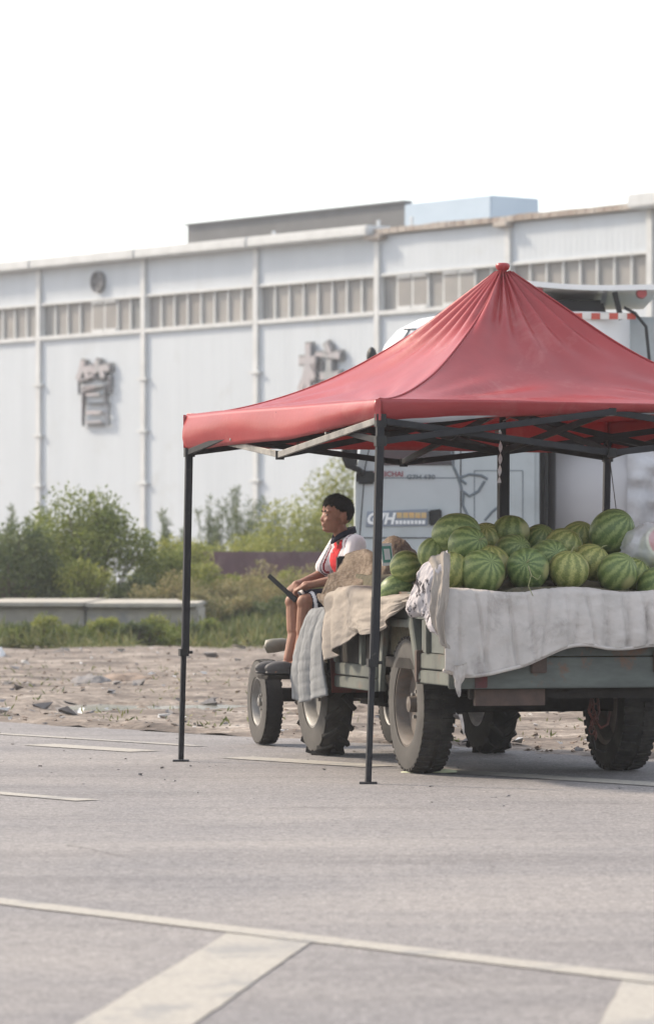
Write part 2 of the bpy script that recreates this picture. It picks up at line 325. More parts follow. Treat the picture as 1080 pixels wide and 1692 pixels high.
def knit():
    m, t, b, tc = nodes('knitted hemp'); b.inputs['Roughness'].default_value = .95; b.inputs['Specular IOR Level'].default_value = .1
    n = noise(t, tc, 6, 5); r = ramp(t, [(.35, (.25,.205,.165)), (.65, (.185,.148,.118))]); t.links.new(n.outputs[0], r.inputs[0])
    v = t.nodes.new('ShaderNodeTexVoronoi'); v.inputs['Scale'].default_value = 55; t.links.new(tc.outputs['Object'], v.inputs[0])
    r2 = ramp(t, [(.0, (1.12,1.12,1.12)), (.7, (.75,.73,.7))]); t.links.new(v.outputs[0], r2.inputs[0])
    t.links.new(mixc(t, r.outputs[0], r2.outputs[0], 1., 'MULTIPLY'), b.inputs['Base Color'])
    bp = bumpn(t, b, v.outputs[0], .5, .006); bp.invert = True; return m
M['knit'] = knit()
def melon_mat(name, dk, lt, ns, seed):
    m, t, b, tc = nodes(name); b.inputs['Roughness'].default_value = .38; b.inputs['Specular IOR Level'].default_value = .4
    sx = t.nodes.new('ShaderNodeSeparateXYZ'); t.links.new(tc.outputs['Object'], sx.inputs[0])
    at = t.nodes.new('ShaderNodeMath'); at.operation = 'ARCTAN2'; t.links.new(sx.outputs[1], at.inputs[0]); t.links.new(sx.outputs[0], at.inputs[1])
    oi = t.nodes.new('ShaderNodeObjectInfo'); n = noise(t, tc, 4.5, 7, .72, .5); a = t.nodes.new('ShaderNodeMath'); a.operation = 'MULTIPLY_ADD'; t.links.new(n.outputs[0], a.inputs[0]); a.inputs[1].default_value = .45+.3*seed/2
    t.links.new(at.outputs[0], a.inputs[2])
    mu = t.nodes.new('ShaderNodeMath'); mu.operation = 'MULTIPLY'; mu.inputs[1].default_value = ns; t.links.new(a.outputs[0], mu.inputs[0])
    si = t.nodes.new('ShaderNodeMath'); si.operation = 'SINE'; t.links.new(mu.outputs[0], si.inputs[0])
    ma = t.nodes.new('ShaderNodeMath'); ma.operation = 'MULTIPLY_ADD'; ma.inputs[1].default_value = .5; ma.inputs[2].default_value = .5; t.links.new(si.outputs[0], ma.inputs[0])
    mid = tuple(x*.5+y*.5 for x, y in zip(dk, lt)); r = ramp(t, [(.08, tuple(x*.75+y*.25 for x, y in zip(dk, lt))), (.5, mid), (.95, lt)])
    n5 = noise(t, tc, 9, 6, .75, .8); m5 = t.nodes.new('ShaderNodeMath'); m5.operation = 'MULTIPLY_ADD'; m5.inputs[1].default_value = .9; m5.inputs[2].default_value = -.45; t.links.new(n5.outputs[0], m5.inputs[0])
    ad = t.nodes.new('ShaderNodeMath'); ad.use_clamp = True; t.links.new(m5.outputs[0], ad.inputs[0]); t.links.new(ma.outputs[0], ad.inputs[1]); t.links.new(ad.outputs[0], r.inputs[0])
    n2 = noise(t, tc, 14, 5, .75); r2 = ramp(t, [(.35, (.72,.76,.68)), (.65, (1.25,1.2,1.1))]); t.links.new(n2.outputs[0], r2.inputs[0])
    c = mixc(t, r.outputs[0], r2.outputs[0], 1., 'MULTIPLY')
    rv = ramp(t, [(0, (.72,.8,.7)), (.5, (1,1,1)), (1, (1.3,1.18,1.1))]); t.links.new(oi.outputs['Random'], rv.inputs[0]); c = mixc(t, c, rv.outputs[0], 1., 'MULTIPLY')
    vd = t.nodes.new('ShaderNodeVectorMath'); vd.operation = 'DISTANCE'; vd.inputs[1].default_value = (.75,-.55,.3); t.links.new(tc.outputs['Object'], vd.inputs[0])   # pale ground spot
    rs = ramp(t, [(.25, (.8,.8,.8)), (.5, (0,0,0))]); t.links.new(vd.outputs['Value'], rs.inputs[0]); c = mixc(t, c, (.33,.31,.14), rs.outputs[0]); t.links.new(c, b.inputs['Base Color'])
    rr = ramp(t, [(.3, (.35,)*3), (.7, (.62,)*3)]); t.links.new(n2.outputs[0], rr.inputs[0]); t.links.new(rr.outputs[0], b.inputs['Roughness']); return m
MEL = [melon_mat('melon rind a', (.06,.105,.028), (.24,.285,.11), 11, 1), melon_mat('melon rind b', (.05,.095,.028), (.20,.255,.10), 12, 2), melon_mat('melon rind c', (.08,.115,.028), (.27,.295,.115), 10, 3)]

# ------------------------------------------------------------------ setting: ground, road, soil
E = V((.625, -.781, 0)).normalized(); N = V((.781, .625, 0)).normalized()   # along the road / away across it
def rd(s, n, z=0): return E*s + N*n + V((0, 0, z))
mb = MB(); mb.add([(-900,-300,-.06),(900,-300,-.06),(900,1500,-.06),(-900,1500,-.06)], [(0,1,2,3)])
tag(mb.build('ground', M['soil']), kind='structure')
mb = MB(); mb.prism([rd(-120,-6,-.05), rd(60,-6,-.05), rd(60,17.7,-.05), rd(-120,17.7,-.05)], (0,0,.05))
tag(mb.build('road', M['asph'], fix=True), kind='structure')
def strip(name, s0, s1, n, wd, seed=0):
    k = max(2, int((s1-s0)/.12)); mb = MB(); vs = []
    for i in range(k+1):
        s = s0+(s1-s0)*i/k; j = (float(vnoise(s*5, seed*3.1))-.5)*.012; j2 = (float(vnoise(s*5, seed*3.1+9))-.5)*.012
        vs += [rd(s, n-wd/2+j, .004), rd(s, n+wd/2+j2, .004)]
    mb.add(vs, [(2*i, 2*i+2, 2*i+3, 2*i+1) for i in range(k)])
    return tag(mb.build(name, M['paint'], fix=True), kind='structure')
strip('road_line', -60, -20.9, 15.67, .1, 1)                     # thin edge line
for k, (a, b) in enumerate(((-40,-30),(-21.75,-20.55),(-19.6,-18.2),(-17.9,-14.5))): strip('road_line', a, b, 14.97, .26, 2+k)
strip('road_line', -26, -16.6, 11.73, .14, 9); strip('road_line', -8.5, -2, 11.73, .14, 10)
strip('road_line', -60, 30, 8.05, .15, 11)
for k in range(0, 4):                                           # hatching bars beside the line
    s = -10.46 + k*1.9; a = rd(s, 7.955, .004); b = rd(s+.43, 7.955, .004); d = V((-.27,-2.05,0))*1.9
    m_ = MB(); nn = 30; vs = []
    for i in range(nn+1):
        j = (float(vnoise(i*2.9, k*3.3))-.5)*.009; vs += [a+d*(i/nn)+V((j,0,0)), b+d*(i/nn)+V((-j,0,0))]
    m_.add(vs, [(2*i,2*i+1,2*i+3,2*i+2) for i in range(nn)])
    tag(m_.build('road_hatching', M['paint'], fix=True), kind='structure')
# rough soil between the road and the weeds
ns_, nn_ = 330, 300
S = np.linspace(-44, -4, ns_); T = 16.75 + (np.linspace(0, 1, nn_)**1.7)*36
SS, TT = np.meshgrid(S, T, indexing='ij')
X = E.x*SS + N.x*TT; Y = E.y*SS + N.y*TT
def soil_h(X, Y):
    X = np.asarray(X, float); Y = np.asarray(Y, float); t = X*N.x + Y*N.y
    h = (fbm(X*1.3, Y*.4, 3, 5)-.47)*.10 + (fbm(X*9, Y*4., 11, 4)-.45)*.04
    e = np.clip((t-16.75-(fbm(X*2.5, Y*2.5, 5, 3)-.5)*.9)/.35, 0, 1)
    h = (.022+np.maximum(h,-.018))*e - .012*(1-e) + np.clip((t-40)/10, 0, 1)*.05
    X = X+(fbm(X*2.6, Y*1.2, 41, 4)-.45)*2.4; Y = Y+(fbm(X*2.6+7, Y*1.2, 43, 4)-.45)*2.4
    pud = np.exp(-(((X+1.75)/.95)**2 + ((Y-32.9)/1.0)**2)**2) + np.exp(-(((X-.2)/.6)**2 + ((Y-31.2)/.7)**2)**3)
    return np.maximum(h, -.05)*(1-pud) + (-.05)*pud
Z = soil_h(X, Y)
me = np_mesh('soil', np.stack([X, Y, Z], -1).reshape(-1, 3), grid_faces(ns_, nn_))
tag(link('bare_soil', me, M['soil'], smooth=True), kind='structure')
def gz(x, y): return float(soil_h(x, y)) if x*N.x+y*N.y > 16.9 else 0.
mb = MB(); mb.add([(-4.4,31.2,-.006),(-.42,31.0,-.006),(-.42,34.6,-.006),(-4.4,34.6,-.006)], [(0,1,2,3)])
tag(mb.build('puddle', M['water']), kind='structure')
mb = MB(); mb.add([(-.4,30.2,-.006),(.85,30.2,-.006),(.85,32.2,-.006),(-.4,32.2,-.006)], [(0,1,2,3)])
tag(mb.build('puddle', M['water']), kind='structure')

# ------------------------------------------------------------------ factory shed
BW = V((1.56, 121, 0)); ZE = 10.95
wallm = Matrix((( E.x, N.x, 0, BW.x), (E.y, N.y, 0, BW.y), (0, 0, 1, 0), (0, 0, 0, 1)))   # local x along the wall, y into the building
shed = empty('factory_shed', wallm, 'long white corrugated factory shed with a strip of windows under its eave', 'building')
def corr(x0, x1, z0, z1, pitch=.25, d=.004):
    mb = MB(); vs = []; x = x0; k = 0
    while x < x1-1e-6:
        vs += [(x,0),(min(x+pitch*.62,x1),0),(min(x+pitch*.7,x1),-d),(min(x+pitch*.92,x1),-d)]; x += pitch
    vs.append((x1,0)); n = len(vs)
    mb.add([(a,b,z0) for a, b in vs]+[(a,b,z1) for a, b in vs], [(i,i+1,n+i+1,n+i) for i in range(n-1)]); return mb
mb = MB(); mb.box((-48,.32,-.1),(36,40,ZE-.1)); mb.build('inner_wall', M['dark'], shed)
rng = random.Random(4)
for k in range(-6, 4):
    x0, x1 = k*6.0, k*6.0+6
    corr(x0+.14, x1-.14, 0, 8.55).build('wall_panel', M['wall'], shed)
    corr(x0+.14, x1-.14, 9.78, ZE).build('wall_panel', M['wall'], shed)
    mb = MB(); mb.box((x0-.14,-.1,0),(x0+.14,.1,ZE)); mb.build('downpipe', M['trim'], shed, bevel=.03)
    for z in (1.9, 3.6, 5.3, 7.0): mb = MB(); mb.box((x0-.26,-.14,z),(x0+.26,.0,z+.07)); mb.build('pipe_bracket', M['trim'], shed)
    mb = MB(); mb.box((x0+.14,-.1,8.55),(x1-.14,.12,8.68)); mb.build('window_sill', M['trim'], shed)
    mb = MB(); mb.box((x0+.14,-.06,9.72),(x1-.14,.12,9.80)); mb.build('window_head', M['trim'], shed)
    nw = 8; ww = (6-.28)/nw
    for i in range(nw):
        a = x0+.14+i*ww; op = (k in (-3, 0) and i in (4, 5)) or rng.random() < .06
        mb = MB(); mb.box((a+.035,.1 if not op else .03,8.68),(a+ww-.035,.13 if not op else .06,9.72)); mb.build('window_pane', M['pane'], shed)
        mb = MB(); mb.box((a-.032,.03,8.68),(a+.032,.1,9.72)); mb.build('mullion', M['trim'], shed)
        if op:
            mb = MB(); mb.box((a+.03,-.03,8.69),(a+ww-.03,.025,8.77)); mb.build('sash', M['trim'], shed); mb = MB(); mb.box((a+.03,-.03,9.63),(a+ww-.03,.025,9.71)); mb.build('sash', M['trim'], shed)
# gutter, left part sound and white, right part rotted
for k in range(-8, 0):
    mb = MB(); mb.box((k*6.0,-.45,ZE),(k*6.0+5.97,.6,ZE+.33)); mb.build('gutter', M['trim'], shed, bevel=.05)
for k in range(0, 36):
    x = k*.38; dz = (float(vnoise(k*.25, 3))-.5)*.06; mb = MB()
    mb.box((x,-.2+dz,ZE+.03+dz*.6),(x+.375,.55,ZE+.21+dz+ (float(vnoise(k*.4, 8))-.5)*.05)); mb.build('fascia_board', M['rotten'], shed, bevel=.015)
for x, wd in ((-.35,.75),(5.6,.6)): mb = MB(); mb.box((x,-.32,ZE-.12),(x+wd,.0,ZE+.03)); mb.build('rotten_bracket', M['rotten'], shed, bevel=.03)
mb = MB(); mb.box((11.6,-.6,ZE),(24,.6,ZE+.42)); mb.build('gutter', M['trim'], shed, bevel=.06)
mb = MB(); mb.add([(-48,.5,ZE+.25),(36,.5,ZE+.25),(36,20,ZE+.55),(-48,20,ZE+.55),(-48,40,ZE+.1),(36,40,ZE+.1)], [(0,1,2,3),(3,2,5,4)]); mb.build('roof', M['trim'], shed)
# dark roof monitor and pale blue box behind the eave
yb = 8.0
def wx(px, y=yb):                            # wall-local x of photo column px at set-back y
    d = (px-540)/F; return (d*(BW.y+N.y*y)-BW.x-N.x*y)/(E.x-d*E.y)
def wz(px, py, y=yb):
    x = wx(px, y); return CH+(HZ-py)/F*(BW.y+E.y*x+N.y*y)
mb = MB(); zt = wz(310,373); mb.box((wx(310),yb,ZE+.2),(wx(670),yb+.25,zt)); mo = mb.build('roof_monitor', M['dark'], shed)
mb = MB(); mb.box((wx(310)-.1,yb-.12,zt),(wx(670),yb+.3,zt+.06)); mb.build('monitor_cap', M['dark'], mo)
mb = MB(); mb.box((wx(671),yb-.1,ZE+.2),(wx(814),yb+2,zt-.08)); mb.build('roof_box', M['blue'], shed, bevel=.04)
for px in (452, 625, 680): mb = MB(); x = wx(px, 2); mb.cyl((x,2,ZE+.2),(x,2,ZE+.75),.06,n=8); mb.build('roof_vent', M['trim'], shed)
# round exhaust fan
x = wx(163, -.05); z = wz(163, 466, -.05); fan = MB(); fan.lathe((x,-.05,z),(0,1,0),[(.05,.36),(-.10,.35),(-.10,.31),(-.03,.30),(-.02,.0)],24)
fo = fan.build('exhaust_fan', M['sign_edge'], shed, smooth=30)
for k in range(4):
    a = k*math.pi/2+.5; mb = MB(); c, s = math.cos(a), math.sin(a)
    mb.add([(x+.04*c,-.11,z+.04*s),(x+.25*c-.06*s,-.09,z+.25*s+.06*c),(x+.25*c+.06*s,-.13,z+.25*s-.06*c)], [(0,1,2)]); mb.build('fan_blade', M['dark'], fo)
def text_mesh(body, size, extrude, offset=0, res=3):
    c = bpy.data.curves.new('t', 'FONT'); c.body = body; c.size = size; c.extrude = extrude; c.offset = offset; c.resolution_u = res; c.align_x = 'CENTER'; c.align_y = 'CENTER'
    o = bpy.data.objects.new('t', c); sc.collection.objects.link(o); dg = bpy.context.evaluated_depsgraph_get(); dg.update()
    me = bpy.data.meshes.new_from_object(o.evaluated_get(dg)); bpy.data.objects.remove(o); me.materials.clear(); return me
def text(name, body, O, U, W_, width, height, depth, m, parent, offset=0, world=True, shear=0):
    me = text_mesh(body, 1, .5, offset); n = len(me.vertices); co = np.zeros(n*3, np.float32); me.vertices.foreach_get('co', co); co = co.reshape(-1, 3)
    lo, hi = co.min(0), co.max(0); co = (co-(lo+hi)/2)/(hi-lo); O, U, W_ = V(O), V(U), V(W_); Nn = U.cross(W_)
    co[:, 0] += shear*co[:, 1]
    q = np.outer(co[:, 0]*width, U) + np.outer(co[:, 1]*height, W_) + np.outer(co[:, 2]*depth, Nn) + np.array(O)
    if world and parent: mi = FR[parent].inverted(); q = np.array([mi @ V(p) for p in q])
    me.vertices.foreach_set('co', q.astype(np.float32).ravel()); me.update(); me.name = name
    return link(name, me, m, parent)
for ch, px, py, hh, wd_, lab in (('管',156,647,2.1,1.9,'a'), ('桩',530,620,2.0,2.05,'b')):
    x = wx(px, -.1); z = wz(px, py, -.1); nm = 'sign_character'
    root = empty(nm, wallm @ Matrix.Translation((x,-.03,z-hh/2)), {'a':'faded pinkish Chinese character reading 管 on the shed wall', 'b':'grey Chinese character reading 桩 on the shed wall above the tent'}[lab], 'sign', 'raised characters on the shed wall')
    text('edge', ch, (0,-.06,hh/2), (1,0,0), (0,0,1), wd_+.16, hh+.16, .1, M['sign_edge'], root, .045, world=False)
    text('face', ch, (0,-.14,hh/2), (1,0,0), (0,0,1), wd_, hh, .05, M['sign_face'], root, .022, world=False)

# ------------------------------------------------------------------ truck behind the tent
TY = 38.0; tp = F/TY
def tx(px): return (px-540)/tp
def tz(py): return CH+(HZ-py)/tp
truck = empty('parked_truck', (1.2, TY, 0), 'pale grey heavy truck with white roof fairing parked behind the melon trailer', 'truck')
def slab(profile, y0, y1, name, m, bevel=.05, parent=truck, smooth=35):
    mb = MB(); mb.prism([(x,y0,z) for x, z in profile], (0,y1-y0,0)); return mb.build(name, m, parent, world=True, bevel=bevel, fix=True, smooth=smooth)
cabp = [(.30,.85),(.27,1.45),(.27,2.0),(.33,2.35),(.46,2.95),(2.02,2.95),(2.02,.85)]
slab(cabp, TY, TY+2.45, 'cab', M['truck'])
mb = MB(); stn = [(.47,3.02,.62),(.50,3.14,.40),(.56,3.28,.24),(.68,3.41,.12),(.88,3.51,.045),(1.2,3.57,.0),(2.05,3.62,.0)]; vs = []
for x, zt_, ins in stn:
    y0, y1, c_ = TY+.03+ins, TY+2.42-ins, .10
    vs += [(x,y0,2.955),(x,y0,zt_-c_),(x,y0+c_*.35,zt_-c_*.35),(x,y0+c_,zt_),(x,y1-c_,zt_),(x,y1-c_*.35,zt_-c_*.35),(x,y1,zt_-c_),(x,y1,2.955)]
mb.add(vs, [(8*i+a,8*i+a+1,8*i+9+a,8*i+8+a) for i in range(6) for a in range(7)]+[tuple(range(8)),tuple(range(55,47,-1))]); mb.build('roof_fairing', M['truck_w'], truck, world=True, fix=True, smooth=50)
mb = MB(); pr = []
for k in range(9):
    t = k/8; pr.append((2.055+.85*t, TY+.03+ .5*max(0,t-.45)**2*2.2))
vs = [(x,y,2.45) for x, y in pr]+[(x,y,3.575) for x, y in pr]+[(x,y+.04,2.45) for x, y in pr]+[(x,y+.04,3.575) for x, y in pr]
mb.add(vs, [(i,i+1,i+10,i+9) for i in range(8)]+[(18+i,27+i,28+i,19+i) for i in range(8)]+[(9+i,10+i,28+i,27+i) for i in range(8)]+[(0,9,27,18),(8,26,35,17)])
mb.build('side_fairing', M['truck_w'], truck, world=True, fix=True, smooth=40)
for k in range(8):
    x = tx(932)+k*.085; mb = MB(); mb.box((x,TY+.012,3.50),(x+.083,TY+.026,3.56)); mb.build('reflective_tape', M['tape_red' if k % 2 else 'tape_white'], truck, world=True)
# wing plate over the cab back
mb = MB(); rows = []
for k in range(13):
    t = k/12; x = tx(862)+(tx(1092)-tx(862))*t; z = tz(463)-.06*math.sin(min(1,t*1.6)*math.pi/2)+.02*t; rows.append((x, z))
vs = []
for x, z in rows: vs += [(x,TY-.02,z),(x,TY-.02,z-.05),(x,TY+2.2,z-.10),(x,TY+2.2,z-.05)]
mb.add(vs, [(4*i+a,4*i+b,4*i+4+b,4*i+4+a) for i in range(12) for a, b in ((0,1),(1,2),(2,3),(3,0))]+[(0,3,2,1),(48,49,50,51)])
wing = mb.build('roof_wing', M['truck_w'], truck, world=True, fix=True, smooth=40)
mb = MB(); mb.box((tx(872),TY+.25,tz(463)-.34),(tx(1000),TY+1.9,tz(463)-.17)); mb.build('wing_frame', M['black'], wing, world=True, bevel=.03)
for px in (888, 1060): mb = MB(); mb.lathe((tx(px),TY+.02,tz(479 if px<1000 else 484)),(0,1,0),[(0,.0),(0,.045),(.06,.055),(.12,.05),(.12,0)],14); mb.build('marker_lamp', M['red_lamp'], wing, world=True, smooth=40)
for yy in (.04, 1.9): mb = MB(); mb.bar((tx(1015),TY+yy,tz(482)),(tx(1026),TY+yy,tz(528)),.055,.05); mb.build('wing_strut', M['black'], wing, world=True)
mb = MB(); mb.tube([(tx(1030),TY+.0,tz(508)),(tx(1048),TY-.02,tz(518)),(tx(1066),TY-.02,tz(540)),(tx(1072),TY-.02,tz(600)),(tx(1074),TY,tz(680))], .016); mb.build('air_hose', M['black'], truck, world=True, smooth=True)
# side window, seams, handle, mirror, steps
slab([(.50,2.10),(.60,2.72),(1.22,2.74),(1.22,2.10)], TY-.008, TY+.012, 'side_window', M['glass'], .02)
for pts in (((.31,1.42),(.36,2.08),(.52,2.83),(1.27,2.85),(1.27,1.42)),):
    mb = MB()
    for a, b in zip(pts, pts[1:]+pts[:1]): mb.bar((a[0],TY-.001,a[1]),(b[0],TY-.001,b[1]),.012,.010)
    mb.build('door_seam', M['black'], truck, world=True)
slab([(.315,1.995),(.315,1.985),(1.26,1.985),(1.26,1.995)], TY-.003, TY+.01, 'body_crease', M['grey_print'], 0)
mb = MB()
for a, b in zip([(1.40,1.52),(1.40,2.06),(1.86,2.06),(1.86,1.52)], [(1.40,2.06),(1.86,2.06),(1.86,1.52),(1.40,1.52)]): mb.bar((a[0],TY-.001,a[1]),(b[0],TY-.001,b[1]),.008,.008)
mb.build('locker_seam', M['grey_print'], truck, world=True)
slab([(tx(708),tz(868)),(tx(708),tz(843)),(tx(729),tz(841)),(tx(729),tz(868))], TY-.05, TY+.01, 'door_handle', M['black'], .012)
mb = MB(); mb.tube([(tx(600),TY-.02,tz(783)),(tx(590),TY-.18,tz(776)),(tx(574),TY-.2,tz(770)),(tx(568),TY-.2,tz(755)),(tx(569),TY-.2,tz(742)),(tx(576),TY-.2,tz(720))], .03, 8); mr = mb.build('mirror_arm', M['black'], truck, world=True, smooth=True)
mb = MB(); mb.box((tx(572),TY-.26,tz(775)),(tx(590),TY-.12,tz(700))); mb.build('mirror', M['black'], mr, world=True, bevel=.03)
mb = MB(); mb.box((tx(588),TY-.05,tz(800)),(tx(620),TY-.004,tz(778))); mb.build('mirror_mount', M['black'], truck, world=True, bevel=.02)
mb = MB(); mb.ell((tx(614),TY+.1,tz(588)),(.05,.08,.09)); mb.build('roof_camera', M['black'], truck, world=True, smooth=True)
slab([(.29,.45),(.27,1.395),(2.0,1.395),(2.0,.6),(1.7,.6),(1.6,.95),(1.0,.95),(.9,.6),(.85,.45)], TY+.02, TY+2.4, 'bumper', M['truck'], .03)
for yy in (TY+.02, TY+2.1):
    for xx in (1.3, 5.2):
        mb = MB(); mb.lathe((xx,yy,.5),(0,1,0),[(0,.28),(0,.36),(.02,.47),(.06,.5),(.26,.5),(.3,.47),(.3,.28)],28); wh = mb.build('wheel', M['tyre'], truck, world=True, smooth=40)
        mb = MB(); mb.lathe((xx,yy,.5),(0,1,0),[(.03,.0),(.03,.08),(.08,.1),(.06,.27),(.01,.28)],20); mb.build('rim', M['rim'], wh, world=True, smooth=40)
mb = MB(); mb.box((.6,TY+.8,.75),(6.6,TY+1.65,1.0)); mb.build('chassis', M['chassis'], truck, world=True)
mb = MB(); mb.box((2.03,TY+.1,1.0),(2.11,TY+2.3,2.9)); mb.build('cab_gap_shade', M['black'], truck, world=True, bevel=.04)  # black slab standing in for the shade in the gap behind the cab
mb = MB(); pr = [(0,.05),(0,.75),(.05,.86),(.3,.97),(.7,1.03),(.78,1.05)]; mb.lathe((2.15,TY+1.3,1.95),(1,0,0),pr,48); mb.build('drum', M['drum'], truck, world=True, smooth=40)
mb = MB(); n = 64; vs = []; prof = []
for k in range(60):
    t = k/59; prof.append((.72+t*3.2, 1.07+.035*math.sin(t*60)))
mb.lathe((2.15,TY+1.3,1.95),(1,0,0),prof,160)
rr_ = random.Random(2); mb.v = [(x, y+(float(vnoise(x*4, z*9))-.5)*.16+(float(vnoise(x*13, z*21))-.5)*.05, z+(float(vnoise(x*4+5, y*7))-.5)*.06) for x, y, z in mb.v]
mb.build('drum_blanket', M['foil'], truck, world=True, smooth=True)
mb = MB(); mb.box((2.6,TY+.4,2.95),(6.2,TY+2.2,3.55)); mb.build('rear_box', M['truck'], truck, world=True, bevel=.06)
# lettering
XU, ZU = (1,0,0), (0,0,1)
text('lettering', 'TH', (tx(684),TY+.018,tz(552)), XU, ZU, .26, .11, .02, M['grey_print'], truck, .015, shear=.25)
text('lettering', 'WEICHAI', (tx(641),TY-.006,tz(783)), XU, ZU, .28, .05, .01, M['maroon_print'], truck, .02)
text('lettering', 'G7H 630', (tx(695),TY-.006,tz(788)), XU, ZU, .27, .045, .01, M['grey_print'], truck, .02)
bd = slab([(tx(604),tz(871)),(tx(606),tz(845)),(tx(706),tz(841)),(tx(706),tz(869))], TY-.012, TY+.005, 'badge', M['plate_print'], .003)
text('badge_lettering', 'G7H', (tx(629),TY-.016,tz(857)), XU, ZU, .26, .115, .012, M['white_print'], bd, .045, shear=.1)
for k in range(5):
    mb = MB(); x = tx(655)+k*.058; mb.box((x,TY-.018,tz(856)),(x+.05,TY-.011,tz(847))); mb.box((x+.01,TY-.022,tz(853.5)),(x+.03,TY-.017,tz(850))); mb.build('orange_mark', M['orange_print'], bd, world=True)
for k in range(8):
    mb = MB(); x = tx(653)+k*.036; mb.box((x,TY-.018,tz(866)),(x+.028,TY-.011,tz(860))); mb.build('white_mark', M['white_print'], bd, world=True)
for c in ([(745,745),(748,770),(757,790),(770,800)],[(757,790),(775,784),(795,786),(805,792)],[(757,792),(761,803),(762,812)],[(764,812),(775,820),(790,812),(800,795)],[(765,815),(764,835),(772,852),(786,864)],[(800,860),(812,846),(822,838)]):
    mb = MB(); mb.tube([(tx(x),TY-.0,tz(y)) for x, y in c], .014, 6); mb.build('decal', M['grey_print'], truck, world=True)

# ------------------------------------------------------------------ low concrete platform, maroon barrier
mb = MB(); plat = empty('concrete_platform', (-4, 57, 0), 'low pale concrete slab at the weed edge left of the tent leg', 'slab')
for k in range(5):
    x1 = -1.82-k*1.6; x0 = x1-1.585; dz = (k % 2)*.012
    mb = MB(); mb.box((x0,56.5,-.1),(x1,62,.52+dz)); mb.build('slab_block', M['concrete'], plat, world=True, bevel=.025)
    mb = MB(); mb.box((x0,56.35,.525+dz),(x1,62.1,.585+dz)); mb.build('slab_coping', M['concrete'], plat, world=True, bevel=.01)
bar_ = empty('steel_barrier', (-1.5, 70, 0), 'low maroon painted steel barrier behind the dry weeds', 'barrier')
x = -2.45
while x < 1.3:
    mb = MB(); mb.box((x,70,.83),(x+.93,70.05,1.33)); mb.build('barrier_panel', M['maroon'], bar_, world=True, bevel=.008)
    mb = MB(); mb.box((x-.03,69.96,-.05),(x+.03,70.1,1.345)); mb.build('post', M['maroon'], bar_, world=True); x += .94
mb = MB(); mb.box((-2.2,69.9,.45),(-1.5,69.95,.86)); mb.build('kick_panel', M['maroon'], bar_, world=True)

# ------------------------------------------------------------------ vegetation
def leaves(pts, size, rg, aspect=.5, up=.3):
    n = len(pts); d = rg.normal(size=(n,3)); d[:,2] = d[:,2]*.7+up; d /= np.linalg.norm(d, axis=1)[:,None]
    e = rg.normal(size=(n,3)); e -= d*(e*d).sum(1)[:,None]; e /= np.linalg.norm(e, axis=1)[:,None]
    L = (np.asarray(size)*(.6+.8*rg.random(n)))[:,None]; a = pts; c = pts+d*L; m_ = pts+d*L*.45
    v = np.stack([a, m_+e*L*aspect*.5, c, m_-e*L*aspect*.5], 1).reshape(-1, 3)
    return v, np.arange(4*n).reshape(-1, 4)
def shrub(name, label, x, y, w_, h, m, n=3500, leaf=.07, seed=0, base=.1, depth=None, cat='shrub', group=None, clumps=14, aspect=.5, trunk=.03):
    n = int(n*1.9); leaf *= .76
    rg = np.random.default_rng(seed); z0 = gz(x, y) if y < 45 else 0.; root = empty(name, (x, y, z0-.05), label, cat, group); dp = depth or w_*.8; P_ = []; st = MB()
    for k in range(clumps):
        t = rg.random(); a = rg.random()*6.28; zz = base*h + (h*(1-base))*(t**.8)*.86; rr = (1-(2*(zz/h)-.85)**2*.75); rr = max(.25, rr)*.5
        c = np.array([math.cos(a)*w_*rr*rg.random()**.5, math.sin(a)*dp*rr*rg.random()**.5, zz]); cr = np.array([w_*.225, dp*.225, h*.165])*(.7+.6*rg.random())
        q = rg.normal(size=(n//clumps, 3)); q /= np.linalg.norm(q, axis=1)[:,None]; q *= (.35+.75*rg.random(len(q))**.6)[:,None]; P_.append(c+q*cr)
        st.tube([(c[0]*.15, c[1]*.15, 0), (c[0]*.45, c[1]*.45, zz*.45), tuple(c)], [trunk, trunk*.7, trunk*.3], 5)
    v, f = leaves(np.concatenate(P_), leaf, rg, aspect); v[:,2] = np.maximum(v[:,2], .02)
    link('foliage', np_mesh('foliage', v, f), m, root); st.build('stems', M['bark'], root); return root
def vx(px, Y): return (px-540)/F*Y
shrub('round_shrub', 'large rounded green shrub behind the concrete slab', vx(152,64), 64, 1.75, 2.32, M['leaf_a'], 9000, .085, 1, .05, clumps=34)
shrub('dark_shrub', 'dark bluish green shrub at the far end of the slab beside the round one', vx(18,63), 63, 1.7, 1.9, M['leaf_d'], 6000, .085, 2, .05, clumps=24)
shrub('leafy_shrub', 'loose olive green shrub behind the large rounded one', vx(70,67), 67, 1.1, 2.0, M['leaf_a'], 3000, .09, 12, .1, clumps=12)
shrub('small_bush', 'small yellow green bush in front of the large rounded shrub', vx(140,62.6), 62.6, 1.0, 1.25, M['leaf_b'], 3600, .07, 3, .05, clumps=16)
shrub('mid_shrub', 'mid green shrub between the rounded shrub and the tent leg', vx(262,65), 65, .95, 1.75, M['leaf_a'], 3600, .08, 4, .05, clumps=15)
shrub('under_shrub', 'dark low undergrowth between the slab and the small bush', vx(215,63.2), 63.2, 1.2, 1.0, M['leaf_d'], 3000, .07, 5, .02, clumps=12)
shrub('bright_bush', 'bright green bush right beside the tent leg', vx(325,66), 66, 1.0, 1.3, M['leaf_b'], 3000, .07, 6, .03, clumps=12)
shrub('leafy_shrub', 'broad green shrub between the dark shrub and the round one', vx(75,65.5), 65.5, 1.3, 1.7, M['leaf_a'], 4500, .085, 13, .02, clumps=20)
shrub('leafy_shrub', 'yellow green shrub filling the gap behind the tent leg', vx(300,68), 68, 1.2, 1.75, M['leaf_b'], 4000, .085, 14, .02, clumps=18)
